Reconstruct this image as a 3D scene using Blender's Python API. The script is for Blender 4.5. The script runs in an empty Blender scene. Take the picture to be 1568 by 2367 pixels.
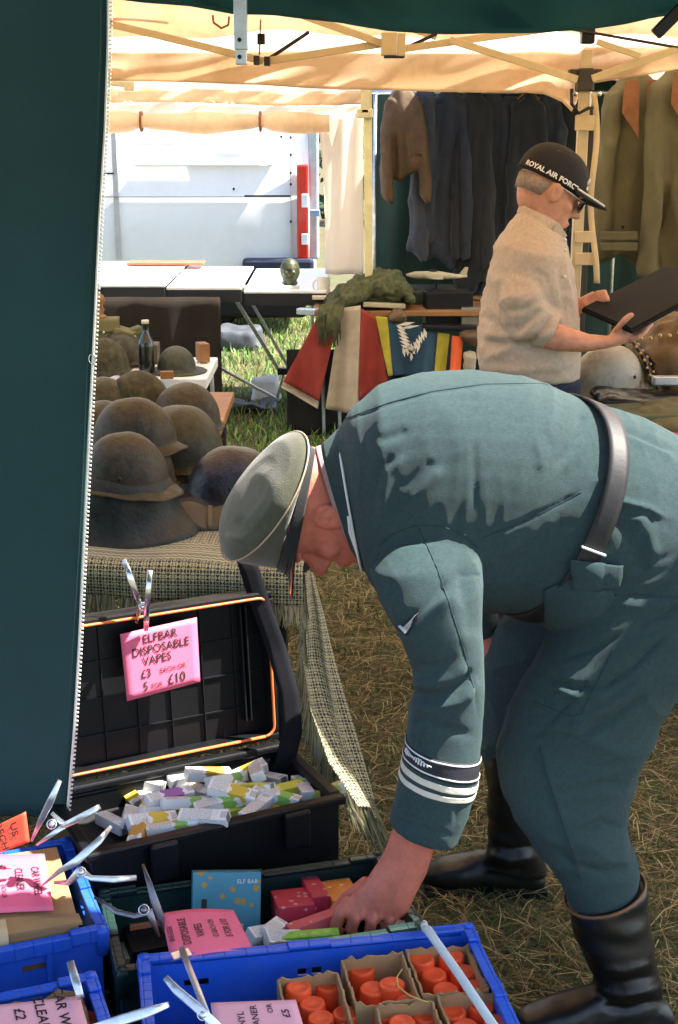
import bpy, bmesh, math, random
import numpy as np
from mathutils import Vector, Matrix, Quaternion, noise
random.seed(7); RNG = np.random.default_rng(11)
R = math.radians
scene = bpy.context.scene
COL = scene.collection

# ---------------------------------------------------------------- camera, sky, sun, exposure
CAM_H = 1.76; PITCH = R(15.36); FPX = 3287.5; CX, CY = 784.0, 1183.5
cam_d = bpy.data.cameras.new('camera'); cam = bpy.data.objects.new('camera', cam_d); COL.objects.link(cam)
cam.location = (0, 0, CAM_H); cam.rotation_euler = (R(90) - PITCH, 0, 0)
cam_d.sensor_fit = 'VERTICAL'; cam_d.sensor_height = 36; cam_d.sensor_width = 24; cam_d.lens = 50
cam_d.clip_start = 0.05; cam_d.clip_end = 500
scene.camera = cam

SUN = Vector((0.55, 0.04, 0.83)).normalized()
world = bpy.data.worlds.new('World'); scene.world = world; world.use_nodes = True
wn = world.node_tree.nodes; wl = world.node_tree.links
sky = wn.new('ShaderNodeTexSky'); sky.sky_type = 'NISHITA'; sky.sun_disc = False
sky.sun_elevation = math.asin(SUN.z); sky.sun_rotation = math.atan2(SUN.x, SUN.y)
sky.air_density = 1.0; sky.dust_density = 2.0
wl.new(sky.outputs[0], wn['Background'].inputs[0]); wn['Background'].inputs[1].default_value = 0.105
sd = bpy.data.lights.new('sun', 'SUN'); sun = bpy.data.objects.new('sun', sd); COL.objects.link(sun)
sd.energy = 5.0; sd.angle = R(0.55); sd.color = (1.0, 0.95, 0.86)
sun.rotation_euler = SUN.to_track_quat('Z', 'Y').to_euler()
scene.view_settings.view_transform = 'Standard'; scene.view_settings.look = 'None'
scene.view_settings.exposure = 2.15; scene.view_settings.gamma = 1.0
scene.cycles.max_bounces = 10; scene.cycles.diffuse_bounces = 5; scene.cycles.transparent_max_bounces = 8

# ---------------------------------------------------------------- pixel -> place helpers (pixels of a 1568 x 2367 view)
_fw = Vector((0, math.cos(PITCH), -math.sin(PITCH))); _up = Vector((0, math.sin(PITCH), math.cos(PITCH)))
def ray(x, y): return _fw * FPX + Vector((1, 0, 0)) * (x - CX) + _up * (CY - y)
def W(x, y, Y):                     # the point seen at (x, y) that stands Y metres away
    d = ray(x, y); return Vector((0, 0, CAM_H)) + d * (Y / d.y)
def G(x, y, z=0.0):                 # the point seen at (x, y) that lies at height z
    d = ray(x, y); return Vector((0, 0, CAM_H)) + d * ((z - CAM_H) / d.z)
def project(co):                    # numpy (n,3) -> pixels
    v = co - np.array([0, 0, CAM_H]); dz = v @ np.array(_fw)
    return np.stack([CX + FPX * v[:, 0] / dz, CY - FPX * (v @ np.array(_up)) / dz], 1)

# ---------------------------------------------------------------- materials
def hx(h, k=1.0):
    h = h.lstrip('#'); o = []
    for i in (0, 2, 4):
        c = int(h[i:i+2], 16) / 255; c = c / 12.92 if c <= .04045 else ((c + .055) / 1.055) ** 2.4
        o.append(min(1, c * k))
    return tuple(o)
MATS = {}
def mat(name, col, rough=.7, metal=0, var=.2, vscale=9, bump=.15, bscale=150, trans=0, sheen=0, spec=.5, dirt=None, dirt_amt=.35, dirt_scale=4, weave=0, coat=0):
    if name in MATS: return MATS[name]
    m = bpy.data.materials.new(name); m.use_nodes = True; MATS[name] = m
    n = m.node_tree.nodes; l = m.node_tree.links; b = n['Principled BSDF']; out = n['Material Output']
    tc = n.new('ShaderNodeTexCoord'); co = tc.outputs['Object']
    nz = n.new('ShaderNodeTexNoise'); nz.inputs['Scale'].default_value = vscale; nz.inputs['Detail'].default_value = 6; nz.inputs['Roughness'].default_value = .65
    l.new(co, nz.inputs['Vector'])
    mr = n.new('ShaderNodeMapRange'); mr.inputs[1].default_value = .3; mr.inputs[2].default_value = .7; mr.inputs[3].default_value = 1 - var; mr.inputs[4].default_value = 1 + var
    l.new(nz.outputs[0], mr.inputs[0])
    mx = n.new('ShaderNodeMix'); mx.data_type = 'RGBA'; mx.blend_type = 'MULTIPLY'; mx.inputs[0].default_value = 1; mx.inputs[6].default_value = (*col, 1)
    l.new(mr.outputs[0], mx.inputs[7]); c = mx.outputs[2]
    if dirt:
        n2 = n.new('ShaderNodeTexNoise'); n2.inputs['Scale'].default_value = dirt_scale; n2.inputs['Detail'].default_value = 9; n2.inputs['Roughness'].default_value = .75
        l.new(co, n2.inputs['Vector'])
        r2 = n.new('ShaderNodeMapRange'); r2.inputs[1].default_value = .48; r2.inputs[2].default_value = .66; r2.inputs[4].default_value = dirt_amt
        l.new(n2.outputs[0], r2.inputs[0])
        m2 = n.new('ShaderNodeMix'); m2.data_type = 'RGBA'; l.new(r2.outputs[0], m2.inputs[0]); l.new(c, m2.inputs[6]); m2.inputs[7].default_value = (*dirt, 1); c = m2.outputs[2]
    l.new(c, b.inputs['Base Color'])
    b.inputs['Roughness'].default_value = rough; b.inputs['Metallic'].default_value = metal; b.inputs['Specular IOR Level'].default_value = spec
    if coat: b.inputs['Coat Weight'].default_value = coat; b.inputs['Coat Roughness'].default_value = .15
    if sheen: b.inputs['Sheen Weight'].default_value = sheen; b.inputs['Sheen Roughness'].default_value = .5
    if bump:
        n3 = n.new('ShaderNodeTexNoise'); n3.inputs['Scale'].default_value = bscale; n3.inputs['Detail'].default_value = 3; l.new(co, n3.inputs['Vector'])
        h = n3.outputs[0]
        if weave:
            wv = n.new('ShaderNodeTexWave'); wv.inputs['Scale'].default_value = weave; wv.inputs['Distortion'].default_value = 1.5; l.new(co, wv.inputs['Vector'])
            ad = n.new('ShaderNodeMath'); l.new(h, ad.inputs[0]); l.new(wv.outputs[1], ad.inputs[1]); h = ad.outputs[0]
        bp = n.new('ShaderNodeBump'); bp.inputs['Strength'].default_value = bump; bp.inputs['Distance'].default_value = .004
        l.new(h, bp.inputs['Height']); l.new(bp.outputs[0], b.inputs['Normal'])
    if trans:
        t = n.new('ShaderNodeBsdfTranslucent'); l.new(c, t.inputs[0]); ms = n.new('ShaderNodeMixShader'); ms.inputs[0].default_value = trans
        l.new(b.outputs[0], ms.inputs[1]); l.new(t.outputs[0], ms.inputs[2]); l.new(ms.outputs[0], out.inputs[0])
    return m
def nodes_of(m):
    n = m.node_tree.nodes; return n, m.node_tree.links, n['Principled BSDF']

# ---------------------------------------------------------------- mesh building
WL = {}
def setp(o, label=None, cat=None, group=None, kind=None):
    if label: o['label'] = label
    if cat: o['category'] = cat
    if group: o['group'] = group
    if kind: o['kind'] = kind
    return o
def empty(name, loc, label, cat, group=None):
    o = bpy.data.objects.new(name, None); COL.objects.link(o); o.location = loc; o.empty_display_size = .05
    WL[o.name] = Vector(loc); return setp(o, label, cat, group)
def V(*a): return Vector(a)
class MB:
    def __init__(s): s.v = []; s.f = []; s.m = []; s.uv = None
    def add(s, vs, fs, mi=0):
        k = len(s.v); s.v += [tuple(p) for p in vs]; s.f += [tuple(i + k for i in f) for f in fs]; s.m += [mi] * len(fs); return s
    def box(s, c, size, M=None, mi=0):
        c = Vector(c); hx_, hy, hz = (d / 2 for d in size); M = M or Matrix.Identity(3)
        vs = [c + M @ Vector((x * hx_, y * hy, z * hz)) for z in (-1, 1) for y in (-1, 1) for x in (-1, 1)]
        return s.add(vs, [(0, 2, 3, 1), (4, 5, 7, 6), (0, 1, 5, 4), (2, 6, 7, 3), (0, 4, 6, 2), (1, 3, 7, 5)], mi)
    def hexa(s, b, t, mi=0):           # bottom quad, top quad
        return s.add(list(b) + list(t), [(3, 2, 1, 0), (4, 5, 6, 7), (0, 1, 5, 4), (1, 2, 6, 5), (2, 3, 7, 6), (3, 0, 4, 7)], mi)
    def bar(s, a, b, w, h=None, side=None, mi=0):
        a = Vector(a); b = Vector(b); h = h or w; d = (b - a).normalized(); sd_ = Vector(side) if side else (Vector((0, 0, 1)) if abs(d.z) < .9 else Vector((1, 0, 0)))
        x = d.cross(sd_).normalized() * (w / 2); y = x.cross(d).normalized() * (h / 2)
        return s.hexa([a - x - y, a + x - y, a + x + y, a - x + y], [b - x - y, b + x - y, b + x + y, b - x + y], mi)
    def tube(s, pts, rad, seg=8, mi=0, cap=True, flat=None):
        pts = [Vector(p) for p in pts]; n = len(pts); rad = rad if hasattr(rad, '__len__') else [rad] * n
        k = len(s.v); t0 = (pts[1] - pts[0]).normalized(); x = t0.orthogonal().normalized()
        for i, p in enumerate(pts):
            t = (pts[min(i + 1, n - 1)] - pts[max(i - 1, 0)]).normalized(); x = (x - t * x.dot(t)).normalized(); y = t.cross(x)
            for j in range(seg):
                a = 2 * math.pi * j / seg; s.v.append(tuple(p + (x * math.cos(a) + y * math.sin(a)) * rad[i]))
        for i in range(n - 1):
            for j in range(seg):
                s.f.append((k + i * seg + j, k + i * seg + (j + 1) % seg, k + (i + 1) * seg + (j + 1) % seg, k + (i + 1) * seg + j)); s.m.append(mi)
        if cap:
            s.f.append(tuple(k + j for j in reversed(range(seg)))); s.m.append(mi)
            s.f.append(tuple(k + (n - 1) * seg + j for j in range(seg))); s.m.append(mi)
        return s
    def loft(s, rings, seg=28, cap=True, mi=0, power=2.0):   # rings: (centre, half axis a, half axis b)
        k = len(s.v)
        for c, a, b in rings:
            c, a, b = Vector(c), Vector(a), Vector(b)
            for j in range(seg):
                t = 2 * math.pi * j / seg; ca, sa = math.cos(t), math.sin(t)
                ca = math.copysign(abs(ca) ** (2 / power), ca); sa = math.copysign(abs(sa) ** (2 / power), sa)
                s.v.append(tuple(c + a * ca + b * sa))
        n = len(rings)
        for i in range(n - 1):
            for j in range(seg):
                s.f.append((k + i * seg + j, k + i * seg + (j + 1) % seg, k + (i + 1) * seg + (j + 1) % seg, k + (i + 1) * seg + j)); s.m.append(mi)
        if cap:
            s.f.append(tuple(k + j for j in reversed(range(seg)))); s.m.append(mi)
            s.f.append(tuple(k + (n - 1) * seg + j for j in range(seg))); s.m.append(mi)
        return s
    def lathe(s, prof, seg=20, M=None, mi=0):       # prof: (r, z)
        M = M or Matrix.Identity(4); k = len(s.v); n = len(prof)
        for r, z in prof:
            for j in range(seg):
                a = 2 * math.pi * j / seg; s.v.append(tuple(M @ Vector((r * math.cos(a), r * math.sin(a), z))))
        for i in range(n - 1):
            for j in range(seg):
                s.f.append((k + i * seg + j, k + i * seg + (j + 1) % seg, k + (i + 1) * seg + (j + 1) % seg, k + (i + 1) * seg + j)); s.m.append(mi)
        if prof[0][0] > 1e-5: s.f.append(tuple(k + j for j in reversed(range(seg)))); s.m.append(mi)
        if prof[-1][0] > 1e-5: s.f.append(tuple(k + (n - 1) * seg + j for j in range(seg))); s.m.append(mi)
        return s
    def ball(s, c, r, M=None, seg=14, mi=0):         # r: scalar or (a, b, c)
        r = r if hasattr(r, '__len__') else (r, r, r); c = Vector(c); M = M or Matrix.Identity(3)
        X = M @ Vector((r[0], 0, 0)); Yv = M @ Vector((0, r[1], 0)); Z = M @ Vector((0, 0, r[2])); n = seg // 2
        rings = []
        for i in range(n + 1):
            t = math.pi * (i + .02) / (n + .04) ; rings.append((c - Z * math.cos(t), X * math.sin(t), Yv * math.sin(t)))
        return s.loft(rings, seg, True, mi)
    def sheet(s, fn, nu, nv, mi=0):                  # fn(u, v) -> point; adds uv in metres when fn returns (p, uu, vv)
        k = len(s.v)
        if s.uv is None: s.uv = {}
        for j in range(nv + 1):
            for i in range(nu + 1):
                r = fn(i / nu, j / nv)
                if isinstance(r, tuple) and len(r) == 3 and isinstance(r[0], Vector): p, uu, vv = r
                else: p, uu, vv = r, i / nu, j / nv
                s.uv[len(s.v)] = (uu, vv); s.v.append(tuple(p))
        for j in range(nv):
            for i in range(nu):
                a = k + j * (nu + 1) + i; s.f.append((a, a + 1, a + nu + 2, a + nu + 1)); s.m.append(mi)
        return s
    def build(s, name, mats, parent=None, smooth=False, label=None, cat=None, group=None, kind=None, bevel=0, solid=0, bseg=2, origin=None, subd=0):
        me = bpy.data.meshes.new(name); co = np.array(s.v, dtype=float)
        if origin is None:
            lo, hi = co.min(0), co.max(0); origin = Vector(((lo[0] + hi[0]) / 2, (lo[1] + hi[1]) / 2, lo[2]))
        co = co - np.array(origin)
        me.from_pydata(co.tolist(), [], s.f)
        mats = mats if isinstance(mats, (list, tuple)) else [mats]
        for m in mats: me.materials.append(m)
        if any(s.m): me.polygons.foreach_set('material_index', s.m)
        if s.uv:
            ul = me.uv_layers.new(name='UVMap')
            for lp in me.loops: ul.data[lp.index].uv = s.uv.get(lp.vertex_index, (0, 0))
        bm = bmesh.new(); bm.from_mesh(me); bmesh.ops.recalc_face_normals(bm, faces=bm.faces); bm.to_mesh(me); bm.free()
        if smooth: me.polygons.foreach_set('use_smooth', [True] * len(me.polygons))
        me.update()
        return link(name, me, origin, parent, label, cat, group, kind, bevel, solid, bseg, subd)
def link(name, me, origin, parent=None, label=None, cat=None, group=None, kind=None, bevel=0, solid=0, bseg=2, subd=0):
    o = bpy.data.objects.new(name, me); COL.objects.link(o)
    if parent is not None: o.parent = parent; o.location = Vector(origin) - WL[parent.name]
    else: o.location = origin
    WL[o.name] = Vector(origin)
    if solid: md = o.modifiers.new('solid', 'SOLIDIFY'); md.thickness = solid; md.offset = 0
    if bevel: md = o.modifiers.new('bevel', 'BEVEL'); md.width = bevel; md.segments = bseg; md.limit_method = 'ANGLE'; md.angle_limit = R(40)
    if subd: md = o.modifiers.new('sub', 'SUBSURF'); md.levels = subd; md.render_levels = subd
    return setp(o, label, cat, group, kind)
def clone(root, loc, rotz=0, label=None, group=None, M=None):
    r = root.copy(); COL.objects.link(r); r.location = loc; WL[r.name] = Vector(loc)
    if M is not None: r.rotation_euler = M.to_euler()
    else: r.rotation_euler = (0, 0, rotz)
    if label: r['label'] = label
    if group: r['group'] = group
    def rec(a, b):
        for ch in list(a.children):
            c = ch.copy(); COL.objects.link(c); c.parent = b; rec(ch, c)
    rec(root, r); return r
def fuse(mb, voxel, smooth=6, factor=.5):            # weld overlapping closed shells into one skin, return (co, faces)
    me = bpy.data.meshes.new('tmp'); me.from_pydata(mb.v, [], mb.f)
    bm = bmesh.new(); bm.from_mesh(me); bmesh.ops.recalc_face_normals(bm, faces=bm.faces); bm.to_mesh(me); bm.free()
    o = bpy.data.objects.new('tmp', me); COL.objects.link(o)
    md = o.modifiers.new('r', 'REMESH'); md.mode = 'VOXEL'; md.voxel_size = voxel; md.adaptivity = 0
    sm = o.modifiers.new('s', 'SMOOTH'); sm.factor = factor; sm.iterations = smooth
    dg = bpy.context.evaluated_depsgraph_get(); ev = o.evaluated_get(dg); m2 = bpy.data.meshes.new_from_object(ev)
    bpy.data.objects.remove(o); bpy.data.meshes.remove(me)
    return m2
def mesh_co(me):
    a = np.empty(len(me.vertices) * 3); me.vertices.foreach_get('co', a); return a.reshape(-1, 3)
def mesh_no(me):
    a = np.empty(len(me.vertices) * 3); me.vertices.foreach_get('normal', a); return a.reshape(-1, 3)
def seg_dist(p, poly):                               # 2-D distance of points to a polyline + signed side + position along
    best = np.full(len(p), 1e9); side = np.zeros(len(p)); along = np.zeros(len(p)); n = len(poly) - 1
    for i in range(n):
        a = np.array(poly[i], float); b = np.array(poly[i + 1], float); d = b - a; L2 = d @ d
        t = np.clip(((p - a) @ d) / L2, 0, 1); q = a + t[:, None] * d; r = p - q; ds = np.hypot(r[:, 0], r[:, 1])
        k = ds < best; best[k] = ds[k]; side[k] = np.sign(d[0] * r[k, 1] - d[1] * r[k, 0]); along[k] = (i + t[k]) / n
    return best, side, along
def crease(me, folds):                               # folds: (pixel polyline, width px, amplitude m); + ridge, - valley; on the side facing the camera
    for _ in range(1):
        co = mesh_co(me); no = mesh_no(me); px = project(co)
        view = np.array([0, 0, CAM_H]) - co; view /= np.linalg.norm(view, axis=1)[:, None]
        w = np.clip((no * view).sum(1) * 3 + .3, 0, 1); dsp = np.zeros(len(co))
        for f in folds:
            poly, wd, am = f[:3]; d, sd_, al = seg_dist(px, poly); taper = np.minimum(1, np.minimum(al, 1 - al) * 5 + .15)
            g = np.exp(-(d / wd) ** 2) * taper
            if len(f) > 3: g = g * np.where(sd_ * f[3] > 0, 1, .35)       # steeper on one side
            dsp += am * g
        co = co + no * (dsp * w)[:, None]
        me.vertices.foreach_set('co', co.ravel()); me.update()
def ridges(me, amp, scale, stretch=(1, 1, 1), seed=0):    # sharp-crested cloth folds
    co = mesh_co(me); no = mesh_no(me); off = Vector((seed * 3.1, seed * 1.7, seed * 5.3)); d = []
    for c in co:
        p = Vector((c[0] * stretch[0], c[1] * stretch[1], c[2] * stretch[2])) * scale + off; p += noise.noise_vector(p * .6) * .5
        d.append((1 - abs(noise.noise(p)) * 2) ** 3 * (.5 + .5 * noise.noise(p * .4 + Vector((9, 2, 4)))))
    co = co + no * (np.array(d) * amp)[:, None]; me.vertices.foreach_set('co', co.ravel()); me.update()
def ripple(me, amp, scale, stretch=(1, 1, 1), seed=0):
    co = mesh_co(me); no = mesh_no(me); off = Vector((seed * 3.1, seed * 1.7, seed * 5.3))
    d = np.array([noise.noise(Vector((c[0] * stretch[0], c[1] * stretch[1], c[2] * stretch[2])) * scale + off) for c in co])
    co = co + no * (d * amp)[:, None]; me.vertices.foreach_set('co', co.ravel()); me.update()
def finish(me, name, m, parent=None, **k):           # world-space mesh -> object with its origin at the base
    co = mesh_co(me); lo, hi = co.min(0), co.max(0); og = Vector(((lo[0] + hi[0]) / 2, (lo[1] + hi[1]) / 2, lo[2]))
    me.vertices.foreach_set('co', (co - np.array(og)).ravel()); me.materials.clear(); me.materials.append(m)
    me.polygons.foreach_set('use_smooth', [True] * len(me.polygons)); me.update(); me.name = name
    return link(name, me, og, parent, **k)
def text_mesh(txt, size, align='LEFT', bold=0):
    c = bpy.data.curves.new('t', 'FONT'); c.body = txt; c.size = size; c.align_x = align; c.offset = bold; c.resolution_u = 3
    o = bpy.data.objects.new('t', c); COL.objects.link(o); dg = bpy.context.evaluated_depsgraph_get()
    me = bpy.data.meshes.new_from_object(o.evaluated_get(dg)); bpy.data.objects.remove(o); bpy.data.curves.remove(c)
    v = [tuple(x.co) for x in me.vertices]; f = [tuple(p.vertices) for p in me.polygons]; bpy.data.meshes.remove(me); return v, f
# ================================================================ materials used widely
M_green = mat('green_canvas', (.013, .058, .058), .85, var=.12, vscale=2.5, bump=.25, bscale=260, weave=180, trans=.05)
M_beige = mat('beige_canvas', hx('f7e3c8', .95), .85, var=.08, vscale=3, bump=.2, bscale=200, trans=.5, dirt=hx('b48a5c'), dirt_amt=.4, dirt_scale=2.2)
M_white_canvas = mat('white_canvas', hx('fff6ea', .95), .8, var=.06, vscale=2, bump=.15, trans=.5)
M_alu = mat('cream_frame', hx('d9c9a0', .9), .45, var=.1, bump=.05, dirt=hx('7a6a4a'), dirt_amt=.3)
M_blackp = mat('black_plastic', (.0045, .0048, .006), .45, var=.25, bump=.12, bscale=300, spec=.3)
M_steel = mat('galvanised_steel', (.62, .66, .70), .32, .9, var=.18, vscale=30, bump=.08, bscale=90, dirt=(.2, .19, .18), dirt_amt=.35, dirt_scale=12)
M_chrome = mat('bright_steel', (.78, .80, .82), .2, 1, var=.1, vscale=30, bump=.03)
M_zinc = mat('zinc_plate', (.80, .82, .84), .30, .75, var=.12, vscale=40, bump=.06, dirt=(.3, .29, .28), dirt_amt=.3, dirt_scale=25)
M_whitep = mat('white_enamel', (.80, .81, .80), .35, var=.08, bump=.04, dirt=(.3, .27, .22), dirt_amt=.3, dirt_scale=9)
M_blackm = mat('black_metal', (.02, .02, .02), .4, .3, bump=.05)
M_wood = mat('brown_wood', hx('9a6a38', .8), .6, var=.25, vscale=14, bump=.2, bscale=60)

# ================================================================ ground
gm = mat('trodden_grass', (.085, .068, .028), .95, var=.45, vscale=5, bump=.8, bscale=60, dirt=(.045, .075, .018), dirt_amt=.9, dirt_scale=1.1)
g = MB(); g.sheet(lambda u, v: V(-60 + 120 * u, -8 + 128 * v, 0.0), 40, 40).build('ground', gm, kind='structure')
def blades(name, n, xr, yr, length, width, lie, cols, label, cat, zmax=.05, dens=None):
    rng = RNG; x = rng.uniform(*xr, n); y = yr[0] + (yr[1] - yr[0]) * rng.random(n) ** 1.5
    if dens is not None:
        keep = rng.random(n) < dens(x, y); x, y = x[keep], y[keep]; n = len(x)
    an = rng.uniform(0, 2 * math.pi, n); L = rng.uniform(*length, n); wd = rng.uniform(*width, n) * (1 + y * .12)
    ti = np.radians(rng.uniform(*lie, n)); z0 = rng.random(n) ** 2 * zmax
    dx, dy, dz = np.cos(an) * np.cos(ti), np.sin(an) * np.cos(ti), np.sin(ti); bend = rng.normal(0, .35, n)
    px, py = -np.sin(an), np.cos(an); P = []
    for t, w, zz in ((0, 1, 0), (.5, 1, .06), (1, .35, -.25)):
        cx = x + dx * L * t + px * bend * L * t * t * .5; cy = y + dy * L * t + py * bend * L * t * t * .5; cz = np.maximum(.003, z0 + dz * L * t + zz * L * np.cos(ti) * .35)
        P.append(np.stack([cx - px * wd * w / 2, cy - py * wd * w / 2, cz], 1)); P.append(np.stack([cx + px * wd * w / 2, cy + py * wd * w / 2, cz], 1))
    co = np.stack(P, 1).reshape(-1, 3); b = np.arange(n)[:, None] * 6
    fs = np.concatenate([b + np.array([0, 1, 3, 2]), b + np.array([2, 3, 5, 4])], 1).reshape(-1, 4)
    me = bpy.data.meshes.new(name); me.vertices.add(len(co)); me.vertices.foreach_set('co', co.ravel())
    me.loops.add(len(fs) * 4); me.loops.foreach_set('vertex_index', fs.ravel()); me.polygons.add(len(fs))
    me.polygons.foreach_set('loop_start', np.arange(len(fs)) * 4); me.polygons.foreach_set('loop_total', np.full(len(fs), 4))
    for c in cols: me.materials.append(c)
    mi = np.repeat(rng.integers(0, len(cols), n), 2); me.polygons.foreach_set('material_index', mi); me.update()
    return link(name, me, (0, 0, 0), None, label, cat, None, 'stuff')
def bl(n_, c): return mat(n_, c, .75, var=.3, vscale=40, bump=0, trans=.25)
st = [bl('straw_pale', (.46, .38, .17)), bl('straw_tan', (.30, .22, .09)), bl('straw_dull', (.15, .115, .05)), bl('straw_olive', (.12, .12, .04))]
gr = [bl('grass_mid', (.055, .12, .020)), bl('grass_dark', (.032, .075, .016)), bl('grass_olive', (.085, .11, .025))]
blades('straw', 75000, (-1.6, 1.8), (1.7, 6.5), (.03, .13), (.0010, .0026), (-4, 14), st, 'pale dry straw strewn over the trodden grass', 'straw', .03)
blades('grass', 60000, (-1.6, 1.8), (1.7, 6.5), (.015, .05), (.0012, .0030), (12, 80), gr + gr[:1] + st[3:4], 'short trodden green grass between the stalls', 'grass', .01)
blades('far_grass', 50000, (-3.0, 2.2), (6.2, 15.0), (.03, .08), (.002, .005), (20, 85), gr + [bl('grass_sunlit', (.20, .36, .06)), bl('grass_sunlit', (.20, .36, .06)), bl('grass_sunlit_deep', (.11, .24, .035)), st[1]], 'bright green grass in front of the white van', 'grass', .01)  # brighter greens put the sunlight beyond the stalls into the blade colour

# ================================================================ green gazebo: side panel with zip, drooping valance, roof
EY = lambda x: 2.60 - .09 * (x + .4)                # the eave runs slightly towards the camera on the right
gg = empty('green_gazebo', (-1.3, 2.75, 0), 'dark green canvas gazebo with zipped side curtain and sagging valance', 'gazebo')
zipx = [(0, 248), (100, 247), (300, 240), (500, 228), (800, 215), (1000, 205), (1200, 195), (1500, 180), (1700, 168), (1890, 152), (1950, 149)]
def zx(y): return float(np.interp(y, [p[0] for p in zipx], [p[1] for p in zipx]))
CURT = 2.78
def curt(u, v):
    y = -140 + v * (2030); e = W(zx(max(y, 0)), y, CURT); x0 = -1.9; x = x0 + (e.x - x0) * u
    fold = .012 * math.sin(x * 9 + 1.0 * v) + .006 * math.sin(x * 23 - 2 * v + 1) + .005 * math.sin(6 * v + x * 3)
    return V(x, CURT + fold * (1 - u ** 8) + .004 * math.sin(v * 9) * u, e.z)
pn = MB(); pn.sheet(curt, 70, 60); sp_ = pn.build('side_panel', M_green, gg, smooth=True, solid=.002)
M_zip = mat('white_zip', (.78, .76, .68), .6, var=.15, vscale=60, bump=.1)
zp = MB(); ep = [curt(1, i / 60) + V(.003, -.004, 0) for i in range(61)]
zp.tube(ep, .0032, 6); sp2 = zp.build('zip_tape', M_zip, sp_, smooth=True)
te = MB()
for i in range(210):
    t = i / 209 * 60; k = min(int(t), 59); p = ep[k].lerp(ep[k + 1], t - k); te.box(p + V(.0048, 0, 0), (.0045, .004, .0032))
te.build('zip_teeth', M_zip, sp_, kind='stuff')
zr = MB(); c0 = W(214, 830, CURT - .01); zr.tube([c0 + V(.007 * math.cos(a), 0, .010 * math.sin(a)) for a in np.linspace(0, 2 * math.pi, 17)], .0012, 6); zr.build('zip_ring', M_chrome, sp_, smooth=True)
# valance with a drooping hem
hem = [(150, -30), (250, -4), (380, 8), (480, 20), (552, 33), (575, 33), (640, 36), (700, 43), (800, 58), (900, 70), (1000, 76), (1130, 79), (1250, 76), (1350, 68), (1450, 54), (1568, 30), (1760, -20)]
def hy(x): return float(np.interp(x, [p[0] for p in hem], [p[1] for p in hem]))
def val(u, v):
    px = 150 + u * 1610; Y = EY((px - 784) / 1250.0); b = W(px, hy(px), Y)
    top = V(b.x, Y + .02, 2.13); p = top.lerp(b, v)
    sw = math.sin(v * math.pi) * .03 + .016 * math.sin(px * .012 + v * 5.5) * v + .009 * math.sin(px * .035 - v * 7) * v + .012 * math.sin((px * .6 - v * 420) * .03) * v
    return p + V(0, -sw, 0)
vm = MB(); vm.sheet(val, 150, 24); vm.build('valance', mat('green_valance', (.022, .115, .120), .8, var=.15, vscale=3, bump=.2, bscale=260, weave=180, trans=.3), gg, smooth=True, solid=.0025)
def groof(u, v):
    x = -2.0 + 3.9 * u; Y = EY(x) + .02; return V(x, Y - 1.75 * v, 2.13 + .55 * (1 - abs(2 * v - 1)) - .02 * math.sin(v * 3.1))
rf = MB(); rf.sheet(groof, 30, 8); rf.build('roof', M_green, gg, smooth=True, solid=.002)
gs = MB(); gs.sheet(lambda u, v: V(1.42 + 2.1 * u, 2.0 + 1.35 * v, 2.19 + .02 * math.sin(v * 9)), 12, 8); gs.build('sun_blocker', M_green, gg, smooth=True, solid=.002)  # unseen sheet added beyond the frame to keep sun off grass and trousers
# galvanised strut end hanging below the valance
ft = MB(); a = W(555, -60, 2.50); b = W(555, 150, 2.50); mid = W(555, 116, 2.50)
ft.box((a.x, a.y, (a.z + mid.z) / 2), (.0225, .0225, a.z - mid.z)); ft.box((a.x, a.y + .001, (b.z + mid.z) / 2 + .005), (.0185, .0185, mid.z - b.z + .01))
fo = ft.build('frame_tube', M_steel, gg, bevel=.002)
for y_ in (93, 132):
    bb = MB(); c = W(555, y_, 2.50) + V(0, -.0125, 0); bb.lathe([(.0035, 0), (.0035, .002), (.001, .003)], 10, Matrix.Translation(c) @ Matrix.Rotation(R(90), 4, 'X')); bb.build('bolt', M_blackm, fo, smooth=True)
sk = MB(); sk.bar(W(1515, 80, 2.45), W(1590, 5, 2.45), .016, .02, mi=0); sk.build('frame_strut', M_blackm, gg, bevel=.002)

# ================================================================ beige gazebos
BY = 5.0
bg = empty('beige_gazebo', (.86, BY, 0), 'beige canvas pop-up gazebo with folding truss and strapped corner leg', 'gazebo')
def broof(u, v):
    x = -2.6 + 5.4 * u
    Y = 3.2 + (BY + .04 - 3.2) * v; t = abs(v - .5) * 2; z = 2.70 - .66 * t - .03 * math.sin(t * math.pi)
    return V(x, Y, z + .012 * math.sin(x * 7 + v * 9) + .008 * math.sin(x * 15 - v * 14))
rb = MB(); rb.sheet(broof, 60, 24); rb.build('roof', M_beige, bg, smooth=True, solid=.001)
bh = [(150, 183), (245, 186), (400, 189), (600, 196), (700, 203), (800, 207), (900, 208), (1000, 212), (1100, 214), (1200, 213), (1260, 218), (1300, 236), (1325, 262), (1345, 200), (1375, 192), (1440, 182), (1500, 172), (1568, 160), (1750, 150)]
def bhy(x): return float(np.interp(x, [p[0] for p in bh], [p[1] for p in bh]))
def bval(u, v):
    px = 60 + u * 1740; y0 = 118 if px < 1345 else 105; y = y0 + (bhy(px) - y0) * v; Y = BY + .05
    d = .02 * math.sin(px * .011 + v * 3) * v + .012 * math.sin(px * .031 + v * 4 + 1) * v + .010 * math.sin((px + v * 300) * .02) * v
    return W(px, y, Y + d)
bv = MB(); bv.sheet(bval, 160, 12); bv.build('valance', M_beige, bg, smooth=True, solid=.0015)
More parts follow.
